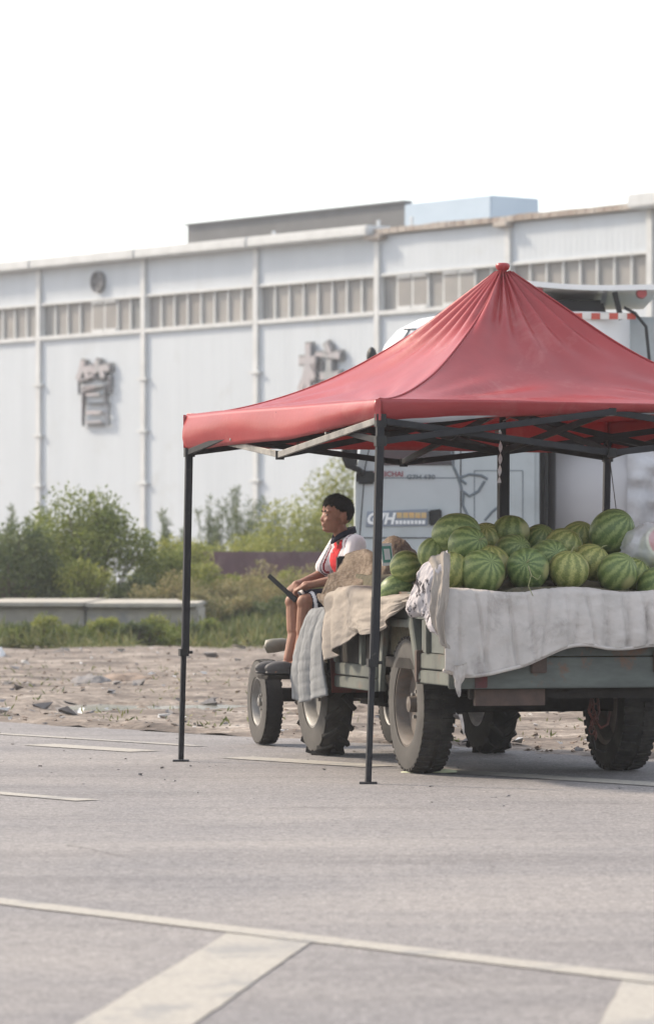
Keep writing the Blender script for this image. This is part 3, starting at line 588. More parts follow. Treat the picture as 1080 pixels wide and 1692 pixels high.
shrub('leafy_tree', 'pale green leafy tree behind the truck mirror', vx(556,84), 84, 1.5, 3.2, M['leaf_b'], 2600, .11, 7, .3, cat='tree', clumps=12, trunk=.05)
for k, (px, w_, h) in enumerate(((295,1.8,1.5),(355,1.8,1.65),(415,1.9,1.95),(475,1.9,2.3),(530,1.9,2.45),(590,1.6,2.2))):
    shrub('bank_bush', 'yellow green bush in the low bank behind the maroon barrier', vx(px,77+k%3), 77+(k%3), w_, h, M['leaf_b'], 3200, .1, 20+k, .0, group='bushes in the bank behind the barrier', clumps=14)
def reed(px, Y, h, seed, n=7):
    rg = np.random.default_rng(seed); root = empty('tall_weed', (vx(px,Y), Y, -.05), 'tall feathery weed standing behind the bank of bushes', 'weed', 'tall weeds behind the bank'); st = MB(); pts = []
    for k in range(n):
        a = rg.random()*6.28; l = rg.random()*.5; top = np.array([math.cos(a)*l, math.sin(a)*l, h*(.6+.4*rg.random())]); b0 = top*.05
        st.tube([tuple(b0), tuple(top*np.array([.4,.4,.55])), tuple(top)], [.014,.01,.004], 4)
        t = .4+.6*rg.random(150); q = b0+(top-b0)*t[:,None]*np.array([1,1,1]); q[:,0] = top[0]*t**1.6; q[:,1] = top[1]*t**1.6; pts.append(q+rg.normal(size=q.shape)*.05*(1.2-t)[:,None])
    v, f = leaves(np.concatenate(pts), .14, rg, .14, .9); link('leaf_sprays', np_mesh('foliage', v, f), M['leaf_c'], root); st.build('stalks', M['leaf_c'], root)
for k, (px, h) in enumerate(((275,2.3),(292,2.1),(345,2.75),(362,2.5),(388,2.85),(404,2.7),(440,2.5),(455,2.3),(492,2.35),(520,2.5),(15,2.3))): reed(px, 83+(k*7)%5, h, 40+k)
def weed(px, Y, w_, h, m, n, seed, lab, grp): return shrub('weed_clump', lab, vx(px,Y), Y, w_, h, m, n, .075, seed, .0, cat='weed', group=grp, clumps=10, aspect=.3, trunk=.012)
for k, (px, Y, w_, h) in enumerate(((250,62.4,.9,.9),(300,62.5,.9,1.0),(350,63.5,.9,1.0),(395,63,.9,1.1),(440,64,.9,1.2),(480,63.2,.9,1.15),(520,64,1.0,1.2),(560,64,1.1,1.1),(318,60,.8,.8),(365,60.3,.9,.8))):
    weed(px, Y, w_, h, M['leaf_y'], 2200, 60+k, 'dry yellow weed clump in the strip in front of the barrier', 'dry weeds in front of the barrier')
for k in range(15):
    weed(8+k*24, 55.3+.5*(k*7 % 3)/2, .5, .32+.16*((k*5) % 4)/3, M[('leaf_a','leaf_d','leaf_a','leaf_b')[k % 4]], 800, 130+k, 'low green weed clump growing against the concrete slab', 'weeds along the foot of the slab')
for k, (px, Y, w_, h) in enumerate(((370,60.5,.9,.55),(415,60.6,1.0,.62),(460,60.8,1.0,.68),(505,60.4,1.0,.66),(550,60.5,1.0,.62),(600,60.5,1.0,.6),(425,65.8,.8,1.15),(465,66.5,.8,1.1),(375,66,.8,1.0))):
    weed(px, Y, w_, h, M['leaf_d' if k < 6 else 'leaf_b'], 2400, 80+k, ('dark green weed clump at the foot of the dry weeds' if k < 6 else 'bright green weed sticking up before the barrier'), ('green weeds at the soil edge' if k < 6 else 'bright weeds before the barrier'))
rg = np.random.default_rng(9); n = 40000                         # grass along the slab foot and the soil edge
gx = rg.uniform(-6, 3.5, n); gy = 53.2+rg.random(n)**.8*7.5; keep = (fbm(gx*1.2, gy*.5, 21, 3) > .40) & ~((gx < -1.8) & (gy > 56.3)); gx, gy = gx[keep], gy[keep]
v, f = leaves(np.stack([gx, gy, soil_h(gx, gy)-.01], -1), .10+.26*np.clip((gy-53.5)/2.5, 0, 1), rg, .10, .8); tag(link('grass', np_mesh('grass', v, f), M['grass']), 'short wild grass along the edge of the soil', 'grass', kind='stuff')
n = 30000; gx = rg.uniform(-14, 9, n); gy = 60+rg.random(n)*50; keep = ~((gx < -1.8) & (gy < 62.2)); gx, gy = gx[keep], gy[keep]
v, f = leaves(np.stack([gx, gy, gx*0-.05], -1), .55, rg, .14, .9); tag(link('rough_grass', np_mesh('grass', v, f), M['grass']), 'tall rough grass covering the waste ground before the shed', 'grass', kind='stuff')
n = 2600; gx = rg.uniform(-4, 3.5, n); t_ = 17.1+rg.random(n)**1.6*9; gy = (t_-gx*N.x)/N.y; keep = fbm(gx*3, gy*3, 31, 2) > .42; gx, gy = gx[keep], gy[keep]
v, f = leaves(np.stack([gx, gy, soil_h(gx, gy)-.005], -1), .06, rg, .2, .8); tag(link('verge_grass', np_mesh('grass', v, f), M['grass']), 'sparse low grass tufts along the road edge', 'grass', kind='stuff')

# ------------------------------------------------------------------ trailer and tractor (local: x right, y forward, z up)
VM = Matrix(((.968, -.25, 0, .444), (.25, .968, 0, 22.92), (0, 0, 1, 0), (0, 0, 0, 1)))
def lw(a, b, z): return VM @ V((a, b, z))
def wl(p): return VM.inverted() @ p
def wheel(parent, c, ax, Rw, wd, rr, blocks, lug, m_rim, m_side, ag=False, dish=.03):
    c = V(c); ax = V(ax)                     # ax points from the inner to the outer face
    mb = MB(); hw = wd/2
    mb.lathe(c, ax, [(-hw*.75,rr),(-hw,rr*1.06),(-hw*1.08,(rr+Rw)/2),(-hw*.92,Rw*.955),(-hw*.6,Rw*.985),(0,Rw-.004),(hw*.6,Rw*.985),(hw*.92,Rw*.955),(hw*1.08,(rr+Rw)/2),(hw,rr*1.06),(hw*.75,rr)], 56)
    ty = mb.build('tyre', M['tyre'], parent, smooth=50, fix=True)
    mb = MB(); mb.lathe(c, ax, [(hw*1.0+.004,rr*1.05),(hw*1.10+.004,(rr+Rw)/2),(hw*.96+.004,Rw*.945)], 56); mb.build('sidewall', M[m_side], ty, smooth=True)
    mb = MB(); u = ax.orthogonal().normalized(); v_ = ax.cross(u)
    for k in range(blocks):
        for s in ((-1, 1) if not ag else (-1, 1)):
            t = 2*math.pi*(k+(.5 if s > 0 else 0))/blocks; rad = u*math.cos(t)+v_*math.sin(t); tan = ax.cross(rad)
            if ag:
                p = c+ax*(s*hw*.05)+rad*(Rw-.005); q = c+ax*(s*hw*1.02)+rad*(Rw-.022)+tan*(-.085*s*s); mb.bar(p, q, .03, lug*2, up=rad, cham=.2)
            else:
                p = c+ax*(s*hw*.12)+rad*(Rw-.006); q = c+ax*(s*hw*1.0)+rad*(Rw*.955); mb.bar(p, q, 2*math.pi*Rw/blocks*.6, lug*2, up=rad, cham=.15)
    mb.build('tread', M['tyre'], ty)
    mb = MB(); mb.lathe(c, ax, [(hw*.98,rr*1.07),(hw*.99,rr*.99),(hw*.8,rr*.93),(hw*.2,rr*.86),(hw*.05,rr*.6),(hw*.25,rr*.42),(hw*.3,rr*.2),(hw*.85,rr*.19),(hw*.95,0)], 40)
    mb.lathe(c, -ax, [(hw*.98,rr*1.07),(hw*.8,rr*.95),(hw*.1,rr*.9),(0,rr*.5),(-hw*.1,0)], 40)
    rm = mb.build('rim', M[m_rim], parent, smooth=35)
    for k in range(6):
        t = 2*math.pi*k/6; mb = MB(); p = c+(u*math.cos(t)+v_*math.sin(t))*rr*.32+ax*hw*.26; mb.cyl(p, p+ax*.02, .012, n=6); mb.build('wheel_nut', M['rim_lt'], rm)
tr = empty('farm_trailer', VM, 'worn green two-wheeled farm trailer heaped with watermelons under the tent', 'trailer')
L = MB
RW = .394
wheel(tr, (.10,0,RW), (-1,0,0), RW, .18, .235, 44, .012, 'rim', 'tyre_pale')
wheel(tr, (1.30,0,RW), (1,0,0), RW, .20, .235, 44, .012, 'rim', 'tyre')
L().bar((.16,0,.395),(1.24,0,.395),.12,.10).build('axle', M['chassis'], tr); L().box((.1,-.99,.455),(1.38,-.93,.595)).build('cross_member', M['chassis'], tr, bevel=.006); L().box((.45,-.25,.47),(.95,.3,.55)).build('sub_frame', M['chassis'], tr, bevel=.01)
L().box((-.0,-1.00,.60),(1.48,1.44,.66)).build('bed', M['chassis'], tr)
for a in (.35, 1.05): L().box((a-.035,-.95,.46),(a+.035,2.0,.598)).build('chassis_rail', M['chassis'], tr, bevel=.006)
for b in (-.75, -.3, .45, 1.1): L().box((.1,b-.03,.53),(1.38,b+.03,.597)).build('cross_member', M['chassis'], tr)
for a in (.35, 1.05):                                            # leaf springs
    for k in range(5):
        mb = MB(); h = .5-.07*k; pts = [(a, -h+2*h*t/10, RW+.03+.017*(5-k)+.10*((t-5)/5)**2*(h/.5)**2 - .0) for t in range(11)]
        for p, q in zip(pts, pts[1:]): mb.bar(p, q, .06, .014)
        mb.build('spring_leaf', M['chassis'], tr)
# side rails and posts, left side with a flared wheel opening
for a0, a1, nm in ((-.03,.02,1),(1.46,1.51,2)):
    L().box((a0-.012,-1.04,.53),(a1+.012,-.43,.605)).build('side_beam', M['green'], tr, bevel=.006)
    L().box((a0-.008,-1.04,.612),(a1+.008,-.43,.70)).build('side_beam', M['green'], tr, bevel=.006)
    L().box((a0-.012,.5,.45),(a1+.012,1.44,.52)).build('side_beam', M['green'], tr, bevel=.006)
    L().box((a0-.008,.5,.527),(a1+.004,1.44,.60)).build('side_beam', M['green'], tr, bevel=.006)
    L().box((a0+.006,.5,.605),(a1-.012,1.44,.84)).build('side_board', M['chassis'], tr)
    L().box((a0-.014,-.30,.838),(a1+.014,1.44,.885)).build('side_beam', M['green'], tr, bevel=.006)
    L().box((a0+.004,-1.03,.89),(a1-.004,1.44,1.04)).build('side_board', M['teal'], tr)
    L().box((a0+.006,-1.03,.705),(a1-.008,-.45,.885)).build('side_board', M['teal'], tr)
    L().bar(((a0+a1)/2,-.46,.54),((a0+a1)/2,-.27,.90),.07,.09,up=(1,0,0)).build('arch_post', M['green'], tr)
    L().bar(((a0+a1)/2,.50,.46),((a0+a1)/2,.40,.86),.062,.03,up=(1,0,0)).build('arch_post', M['green'], tr)
    for b in (-1.0, -.6, .8, 1.4): L().box((a0-.02,b-.03,.7 if b < 0 else .60),(a1+.02,b+.03,1.045)).build('stake', M['green'], tr, bevel=.005)
    L().box((a0-.03,-.47,.535),(a1+.03,-.42,.715)).build('hinge_plate', M['rust'], tr, bevel=.005)
L().box((.04,-.44,.80),(.28,.47,.83)).build('mudguard', M['chassis'], tr); L().box((1.2,-.44,.80),(1.44,.47,.83)).build('mudguard', M['chassis'], tr)
L().box((-.045,-1.07,.515),(1.525,-1.045,.685)).build('rear_beam', M['teal'], tr, bevel=.006)
L().box((-.045,-1.065,.692),(1.525,-1.045,.745)).build('rear_beam', M['teal'], tr, bevel=.005)
L().box((.0,-1.06,.75),(1.48,-1.04,.89)).build('tailboard', M['teal'], tr); L().box((.0,-1.06,.893),(1.48,-1.04,1.035)).build('tailboard', M['teal'], tr)
for a in (.42, 1.13): L().box((a,-1.09,.60),(a+.09,-1.071,.72)).build('hinge_plate', M['rust'], tr, bevel=.004)
L().box((.10,-1.085,.52),(.17,-1.072,.64)).build('tail_reflector', M['dull_red'], tr, bevel=.004)
L().box((.12,-1.02,.42),(.52,-.98,.51)).build('bracket_plate', M['rust'], tr); L().box((.0,1.44,.6),(1.48,1.47,1.04)).build('front_board', M['teal'], tr)
L().bar((.72,2.3,.44),(.72,1.1,.52),.07,.07).build('drawbar', M['chassis'], tr)
for k in range(9):                                               # chain hanging under the bed
    t = k/8; mb = MB(); c = V((.955+.015*math.sin(k*1.7),-.55,.46-.23*t)); ring = []
    for j in range(9):
        g = 2*math.pi*j/8; ring.append(c+V((.016*math.cos(g),.0,.026*math.sin(g)) if k % 2 else (.0,.016*math.cos(g),.026*math.sin(g))))
    mb.tube(ring, .0055, 5); mb.build('chain_link', M['red_chain'], tr, smooth=True)
L().tube([(.955,-.55,.22),(.965,-.55,.15),(1.0,-.55,.135),(1.03,-.55,.14)], .007, 6).build('chain_hook', M['chassis'], tr, smooth=True)
L().tube([(.945,-.55,.45),(.93,-.55,.36),(.96,-.55,.30),(.99,-.55,.36),(.98,-.55,.45)], .008, 6).build('rope_loop', M['red_chain'], tr, smooth=True)
L().tube([(.97,-.55,.31),(1.0,-.55,.27),(1.05,-.52,.29),(1.07,-.5,.36)], .008, 6).build('rope_loop', M['red_chain'], tr, smooth=True)

TB = 2.15
VT = VM @ Matrix.Translation((0, TB, 0))
tc_ = empty('farm_tractor', VT, 'small old farm tractor with the boy sitting over its rear wheel', 'tractor')
wheel(tc_, (.085,0,.42), (-1,0,0), .42, .17, .24, 18, .02, 'rim_lt', 'tyre_pale', ag=True)
wheel(tc_, (1.15,0,.42), (1,0,0), .42, .17, .24, 18, .02, 'rim_lt', 'tyre', ag=True)
wheel(tc_, (.03,1.37,.285), (-1,0,0), .285, .11, .155, 40, .004, 'rim_lt', 'tyre_pale')
wheel(tc_, (.93,1.37,.285), (1,0,0), .285, .11, .155, 40, .004, 'rim_lt', 'tyre')
L().cyl((.1,0,.42),(1.13,0,.42),.07,n=12).build('rear_axle', M['chassis'], tc_, smooth=True)
L().bar((.05,1.37,.33),(.9,1.37,.33),.07,.09).build('front_axle', M['chassis'], tc_)
L().box((.42,-.2,.3),(.82,.55,.62)).build('gearbox', M['chassis'], tc_, bevel=.03)
L().box((.47,.5,.32),(.77,1.45,.6)).build('engine', M['chassis'], tc_, bevel=.03)
hd = L().box((.44,.55,.6),(.80,1.55,.93),top=(.86,.98)).build('hood', M['tractor'], tc_, bevel=.05, smooth=35)
for k in range(7): L().box((.47+k*.043,1.551,.62),(.49+k*.043,1.565,.86)).build('grille_bar', M['black'], hd)
for a0, a1 in ((.0,.26),(1.0,1.26)):
    mb = MB(); pts = []
    for k in range(9):
        t = math.pi*k/8; pts.append((.50*math.cos(t), .42+.47*math.sin(t)))
    vs = [(a0,y,z) for y, z in pts]+[(a1,y,z) for y, z in pts]+[(a0,y*.97,z-.015) for y, z in pts]+[(a1,y*.97,z-.015) for y, z in pts]; n = 9
    mb.add(vs, [(i,i+1,n+i+1,n+i) for i in range(8)]+[(2*n+i,3*n+i,3*n+i+1,2*n+i+1) for i in range(8)]+[(i,2*n+i,2*n+i+1,i+1) for i in range(8)]+[(n+i,n+i+1,3*n+i+1,3*n+i) for i in range(8)]); mb.build('fender', M['tractor'], tc_, fix=True, smooth=40)
L().box((.42,-.28,.74),(.84,.1,.80)).build('seat', M['black'], tc_, bevel=.025); L().bar((.63,-.1,.6),(.63,-.1,.75),.08,.08).build('seat_post', M['chassis'], tc_)
L().cyl((.63,.62,.9),(.63,.38,1.0),.018,n=8).build('steering_column', M['black'], tc_)
mb = L(); mb.tube([V((.63,.38,1.0))+V((math.cos(t)*.17,math.sin(t)*.07,math.sin(t)*.155)) for t in [2*math.pi*k/20 for k in range(21)]], .012, 6); mb.build('steering_wheel', M['black'], tc_, smooth=True)
L().box((-.30,-.05,.475),(.42,.22,.50)).build('foot_plate', M['chassis'], tc_, bevel=.006)
L().bar((.02,.46,.49),(.45,.46,.45),.05,.05).build('plate_bracket', M['chassis'], tc_); L().bar((-.02,.28,.485),(-.02,.48,.485),.05,.03).build('plate_bracket', M['chassis'], tc_)
# head lamp on a stalk beside the hood
mb = L(); mb.lathe((-.03,.88,.665),(-1,.12,-.12),[(-.13,.0),(-.12,.026),(-.06,.042),(0,.046),(.05,.043),(.066,.0)],18); lp = mb.build('head_lamp', M['olive'], tc_, smooth=True)
L().tube([(.02,.87,.66),(.2,.8,.62),(.45,.75,.6)], .014, 6).build('lamp_stalk', M['chassis'], lp, smooth=True)

# ------------------------------------------------------------------ watermelons and their bedding
def melon_mesh(seed, flat=1.0):
    mb = MB(); mb.ell((0,0,0),(1,1,flat),None,28,18); rg_ = random.Random(seed); out = []
    for x, y, z in mb.v:
        a = math.atan2(y, x); k = 1+.012*math.sin(a*3+seed)+.012*math.cos(z*3+seed*2); d = .05*math.exp(-((1-abs(z)/flat)/.03)); out.append((x*k, y*k, z-math.copysign(d, z)*.6))
    mb.v = out; return mb
MM = []
for k in range(6):
    me = melon_mesh(k, (1.0, 1.12, .95, 1.06, 1.2, .98)[k]).mesh('watermelon'); me.materials.append(MEL[k % 3]); me.shade_smooth(); MM.append(me)
sm = MB(); sm.tube([(0,0,.93),(.02,.01,1.04),(.09,.03,1.14),(.2,.08,1.18)], [.05,.035,.03,.025], 5); SM = sm.mesh('stem'); SM.materials.append(M['stem'])
melons = []
def melon(px, py, rpx, row, label, group, k, rot, stem=False):
    # row: metres inside the tailboard along the trailer
    d = (px-540)/F; b = -.86+row; a = (d*(22.92+.968*b)-.444+.25*b)/(.968-d*.25); c = lw(a, b, 0); r = rpx*c.y/F; c.z = CH+(HZ-py)/F*c.y
    o = bpy.data.objects.new('watermelon', MM[k % 6]); sc.collection.objects.link(o); o.location = c; o.scale = (r/1,)*3; o.rotation_euler = [R(x) for x in rot]
    tag(o, label, 'watermelon', group); FR[o] = Matrix.Identity(4)
    if stem: s = bpy.data.objects.new('stem', SM); sc.collection.objects.link(s); s.parent = o
    melons.append((a, b, c.z, r)); return o
G1 = 'watermelons along the tailboard'; G2 = 'watermelons on the heap'
FRL = 'striped watermelon in the row resting against the sheeted tailboard'
for px, py, r_, k, rot, st in ((796,946,38,0,(60,10,20),False),(871,940,36,1,(75,-25,0),True),(939,942,34,2,(20,-8,40),True),(1019,946,33,3,(35,40,0),False),(1086,970,34,4,(50,50,0),False)):
    melon(px, py, r_, .03, {796:'watermelon in the tailboard row right next to the torn corner cloth',871:'watermelon with a vine tendril hanging over the sheeted tailboard',939:'watermelon with a dry bent stem in the tailboard row next to the tendril one',1019:'watermelon in the tailboard row below the biggest round melon',1086:'watermelon in the tailboard row under the bagged cut melon'}[px], G1, k, rot, st)
melon(744,944,33,.10,'dark green watermelon partly under the torn cloth at the trailer corner',None,5,(10,20,70))
H = 'striped watermelon in the middle of the heap behind the tailboard row'
for px, py, r_, row, k, rot, st in ((808,934,35,.28,2,(15,5,0),False),(905,926,35,.28,4,(70,20,10),False),(975,930,33,.28,2,(25,30,15),True),(1046,950,30,.28,0,(20,30,0),False),(845,915,32,.5,1,(60,0,30),False),(1070,935,30,.5,3,(40,0,30),False),(930,905,33,.5,5,(20,30,0),False)):
    melon(px, py, r_, row, {808:'pale striped watermelon wedged behind the one next to the torn cloth',905:'watermelon peeping out just behind the tendril one and the stemmed one',975:'striped watermelon with a dry stem right under the biggest round melon',1046:'small watermelon tucked under the plastic bag',845:'watermelon below the upright one at the foot of the centre pole',1070:'watermelon behind the plastic bag with the cut melon',930:'watermelon in the middle of the heap between the centre pole and rear leg'}[px], G2, k, rot, st)
melon(772,902,33,.34,'striped watermelon leaning on the biggest melon at the left of the heap',None,0,(70,20,30),True)
melon(753,882,35,.56,'big pale-flanked watermelon set highest at the left of the heap',None,4,(80,30,60))
melon(1010,878,36,.45,'big round watermelon set highest beside the bagged cut melon',None,1,(40,35,20))
melon(843,881,32,.72,'upright watermelon at the back of the heap before the centre pole',None,2,(5,5,0))
melon(955,894,32,.72,'round watermelon at the back of the heap before the rear tent leg',None,3,(30,15,0))
melon(802,893,30,.75,'dark watermelon half hidden at the back between two taller melons',None,5,(40,0,0))
melon(715,915,26,.62,'small striped watermelon behind the torn corner cloth',None,3,(10,15,0))
melon(671,937,28,.95,'pale watermelon beside the green bordered card',None,0,(75,15,80))
melon(655,974,25,.98,'pale small watermelon low on the side cloth under the card',None,4,(70,15,80))
melon(890,898,30,.80,'watermelon at the very back of the heap behind the upright one',None,1,(40,10,10))
na, nb = 60, 90                                                  # bedding the melons rest in
A, B_ = np.meshgrid(np.linspace(.03, 1.45, na), np.linspace(-1.02, 1.42, nb), indexing='ij'); num = np.zeros_like(A); den = np.zeros_like(A)+1e-9
for a, b, z, r in melons:
    wgt = 1/(((A-a)**2+(B_-b)**2)+.006)**2; num += wgt*(z-r*.86); den += wgt
Hh = num/den; Hh = np.clip(Hh, .70, None); edge = np.clip(np.minimum(np.minimum(A-.03, 1.45-A), np.minimum(B_+1.02, 1.42-B_))/.1, 0, 1); Hh = np.minimum(Hh, .99+edge*.4) ; Hh += (fbm(A*14, B_*14, 3, 3)-.5)*.03
v = np.stack([A, B_, Hh], -1).reshape(-1, 3); v = np.concatenate([v, np.stack([A, B_, A*0+.67], -1).reshape(-1, 3)]); q = np.array(VM.to_3x3()); v = v@q.T+np.array(VM.translation)
g = grid_faces(na, nb); gb = g[:, ::-1]+na*nb; rim_ = []
ids = [(i*nb) for i in range(na)], [(i*nb+nb-1) for i in range(na)], list(range(nb)), [(na-1)*nb+j for j in range(nb)]
for l in ids: rim_ += [(l[i], l[i+1], l[i+1]+na*nb, l[i]+na*nb) for i in range(len(l)-1)]
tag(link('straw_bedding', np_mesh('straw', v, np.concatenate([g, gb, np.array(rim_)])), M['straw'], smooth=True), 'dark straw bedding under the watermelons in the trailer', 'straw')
# cut melon in a plastic bag
c = P(1094, 908, lw(1.4,-.5,0).y); cut = empty('cut_watermelon', c-V((0,0,.13)), 'cut watermelon showing red flesh inside a plastic bag', 'watermelon')
mb = MB(); Rm = .14; ax = V((.35,-.75,.55)).normalized(); pr = [(Rm*math.cos(t), Rm*math.sin(t)) for t in [math.pi*(1-k/18*.62) for k in range(19)]]; mb.lathe((0,0,.13), ax, pr, 28); mb.build('rind', MEL[2], cut, smooth=True)
e_ = pr[-1]; mb = MB(); mb.lathe((0,0,.13), ax, [(e_[0],e_[1]),(e_[0]+.004,e_[1]-.018)], 28); mb.build('white_rind', M['rind'], cut, smooth=True)
mb = MB(); mb.lathe((0,0,.13), ax, [(e_[0]+.003,e_[1]-.017),(e_[0]-.012,e_[1]*.55),(e_[0]-.02,0)], 28); mb.build('flesh', M['flesh'], cut, smooth=True)
mb = MB(); mb.ell((0,0,0),(1,1,1),None,36,22); out = []
for x, y, z in mb.v:
    n_ = float(vnoise(x*3+5, z*3+y*2))*.5+float(vnoise(x*7, z*7+y*5))*.25; k = .66+.5*n_; out.append((c.x+x*.215*k-.035, c.y+y*.19*k-.075, c.z+.01+z*.17*k+(.05*max(0,-x-.3) if z > .2 else 0)))
mb.v = out; tag(mb.build('plastic_bag', M['plastic'], smooth=True), 'crumpled clear plastic bag around the cut watermelon', 'bag')
mb = MB(); q = lw(.63,-.98,0); mb.tube([P(872,935,q.y-.22), P(877,950,q.y-.24), P(872,968,q.y-.25), P(880,985,q.y-.29)], [.004,.003,.003,.002], 5); mb.tube([P(876,950,q.y-.24), P(888,958,q.y-.25), P(893,950,q.y-.25)], .0025, 5)
tag(mb.build('vine_tendril', M['stem'], smooth=True), 'green vine tendril hanging over the sheeted tailboard', 'vine')

# ------------------------------------------------------------------ cloths
def cr(p0, p1, p2, p3, t): return .5*((2*p1)+(-p0+p2)*t+(2*p0-5*p1+4*p2-p3)*t*t+(-p0+3*p1-3*p2+p3)*t*t*t)
def spline(pts, n):
    pts = np.asarray(pts, float); q = np.concatenate([[2*pts[0]-pts[1]], pts, [2*pts[-1]-pts[-2]]]); out = []
    for u in np.linspace(0, len(pts)-1-1e-6, n): i = int(u); out.append(cr(q[i], q[i+1], q[i+2], q[i+3], u-i))
    return np.array(out)
def cloth(name, rows, m, nu=60, nv=40, fold=None, th=.008, parent=None, seed=0, wr=.006):
    """rows: control rows from top to bottom, each a list of world points left to right"""
    g = np.array([spline([tuple(p) for p in r], nu) for r in rows]); g = np.array([spline(g[:, i], nv) for i in range(nu)])   # nu, nv, 3
    du = np.gradient(g, axis=0); dv = np.gradient(g, axis=1); nr = np.cross(du, dv); nr /= np.linalg.norm(nr, axis=-1)[..., None]+1e-9
    if nr[..., 1].mean() > 0: nr = -nr       # outwards is towards the open side (-y)
    U, W_ = np.meshgrid(np.linspace(0, 1, nu), np.linspace(0, 1, nv), indexing='ij')
    d = (fbm(U*9, W_*7, seed, 5)-.47)*wr*6 - wr*1.6*np.abs(fbm(U*13+W_*5, W_*9-U*4, seed+50, 3)*2-.9)**.6
    if fold is not None: d = d+fold(U, W_)
    g = g+nr*d[..., None]; bk = g-nr*th; v = np.concatenate([g.reshape(-1, 3), bk.reshape(-1, 3)]); f = grid_faces(nu, nv); n = nu*nv; fb = f[:, ::-1]+n; rim = []
    for l in ([i*nv for i in range(nu)], [i*nv+nv-1 for i in range(nu)], list(range(nv)), [(nu-1)*nv+j for j in range(nv)]): rim += [(l[i], l[i+1], l[i+1]+n, l[i]+n) for i in range(len(l)-1)]
    if parent: mi = FR[parent].inverted(); v = np.array([mi @ V(p) for p in v])
    return link(name, np_mesh(name, v, np.concatenate([f, fb, np.array(rim)])), m, parent, smooth=True)
# tailboard sheet: over the top edge and down the outside
As = np.linspace(-.10, 1.56, 15); bot = [.62,.59,.595,.62,.65,.70,.745,.755,.735,.735,.75,.745,.755,.74,.745]
def out(k, d): return lw(As[k], -1.075-d, 0)
rows = [[lw(a, -.93, 1.00) for a in As], [lw(a, -1.01, 1.055) for a in As], [lw(a, -1.085, 1.045) for a in As], [lw(a, -1.105, .98) for a in As]]
for t in (.35, .7, 1.0): rows.append([lw(As[k], -1.11-.03*t, .98+(bot[k]-.98)*t) for k in range(15)])
def tail_fold(U, W_): return .042*np.abs(np.sin(U*30+2.2*np.sin(U*9)+.8*W_))**.5*np.clip(W_*1.6-.35, 0, 1)*(.25+1.1*vnoise(U*7, W_*1.5, 3)) + .014*np.sin(U*16+W_*2) - sum(dd*np.exp(-((U-u0-sl_*(W_-.4))/.005)**2)*np.clip((W_-.2)*4, 0, 1) for u0, sl_, dd in ((.12,.06,.016),(.17,-.05,.014),(.235,.03,.018),(.30,.02,.012),(.37,-.06,.014),(.43,.0,.012),(.50,.04,.014),(.565,-.02,.012),(.63,.01,.014),(.70,.03,.012),(.77,-.02,.014),(.85,.0,.014),(.93,.02,.012)))
sh = cloth('tailboard_sheet', rows, M['sheet'], 190, 60, tail_fold, .006, seed=4, wr=.0035); tag(sh, 'off white padded sheet hung over the trailer tailboard', 'sheet')
# hem roll of that sheet
hem = MB(); hp = [rows[-1][k]+V((0,-.012,0)) for k in range(15)]; hs = spline([tuple(p) for p in hp], 90); hem.tube([V(p) for p in hs], .011, 6); ho = hem.build('hem', M['sheet'], smooth=True); ho.parent = sh
# knotted corner tail
r0 = [P(745,1098,21.78), P(757,1100,21.76), P(771,1094,21.75)]; cl = cloth('sheet_corner', [r0, [P(748,1118,21.77), P(758,1118,21.75), P(768,1116,21.76)], [P(752,1138,21.78), P(757,1140,21.77), P(762,1136,21.78)], [P(757,1150,21.78), P(758,1152,21.78), P(760,1150,21.78)]], M['sheet'], 14, 24, None, .008, seed=7, wr=.004); cl.parent = sh
cl = cloth('sheet_strip', [[P(757,1180,21.8), P(760,1180,21.8), P(763,1180,21.8)], [P(760,1198,21.8), P(763,1200,21.8), P(766,1198,21.8)], [P(765,1214,21.8), P(766,1216,21.8), P(767,1214,21.8)]][:1]+[[P(757,1148,21.79), P(759,1150,21.79), P(761,1148,21.79)], [P(759,1180,21.8), P(762,1180,21.8), P(764,1178,21.8)], [P(765,1212,21.8), P(766,1214,21.8), P(767,1212,21.8)]][0:0]+[[P(761,1196,21.8), P(763,1198,21.8), P(766,1196,21.8)], [P(765,1213,21.8), P(766,1214,21.8), P(767,1213,21.8)]], M['sheet'], 8, 16, None, .005, seed=8, wr=.002); cl.parent = sh
# torn printed cloth over the corner melon
q0 = lw(.02,-.98,0).y
rows = [[P(722,922,q0-.0), P(730,915,q0-.02), P(740,912,q0-.05)], [P(700,935,q0-.02), P(718,928,q0-.12), P(738,925,q0-.16)], [P(688,960,q0-.02), P(705,955,q0-.16), P(730,955,q0-.22)], [P(671,985,q0-.0), P(696,985,q0-.13), P(722,990,q0-.24)], [P(668,1003,q0+.05), P(690,1010,q0-.1), P(716,1022,q0-.25)], [P(676,1014,q0+.05), P(698,1022,q0-.1), P(716,1040,q0-.27)], [P(692,1013,q0+.02), P(706,1030,q0-.12), P(722,1052,q0-.28)]]
t = cloth('torn_cloth', rows, M['patchy'], 50, 60, lambda U, W_: .012*np.sin(U*7+W_*9), .007, seed=11, wr=.006); tag(t, 'torn white cloth with black print over the trailer corner', 'cloth')
rows = [[P(706,925,q0-.10), P(724,913,q0-.15), P(742,912,q0-.17)], [P(716,945,q0-.18), P(730,940,q0-.22), P(740,938,q0-.24)], [P(712,985,q0-.24), P(726,985,q0-.27), P(740,985,q0-.29)], [P(712,1020,q0-.26), P(722,1025,q0-.30), P(734,1030,q0-.32)], [P(722,1052,q0-.28), P(728,1058,q0-.31), P(738,1062,q0-.33)], [P(734,1066,q0-.30), P(738,1070,q0-.32), P(744,1072,q0-.33)]]
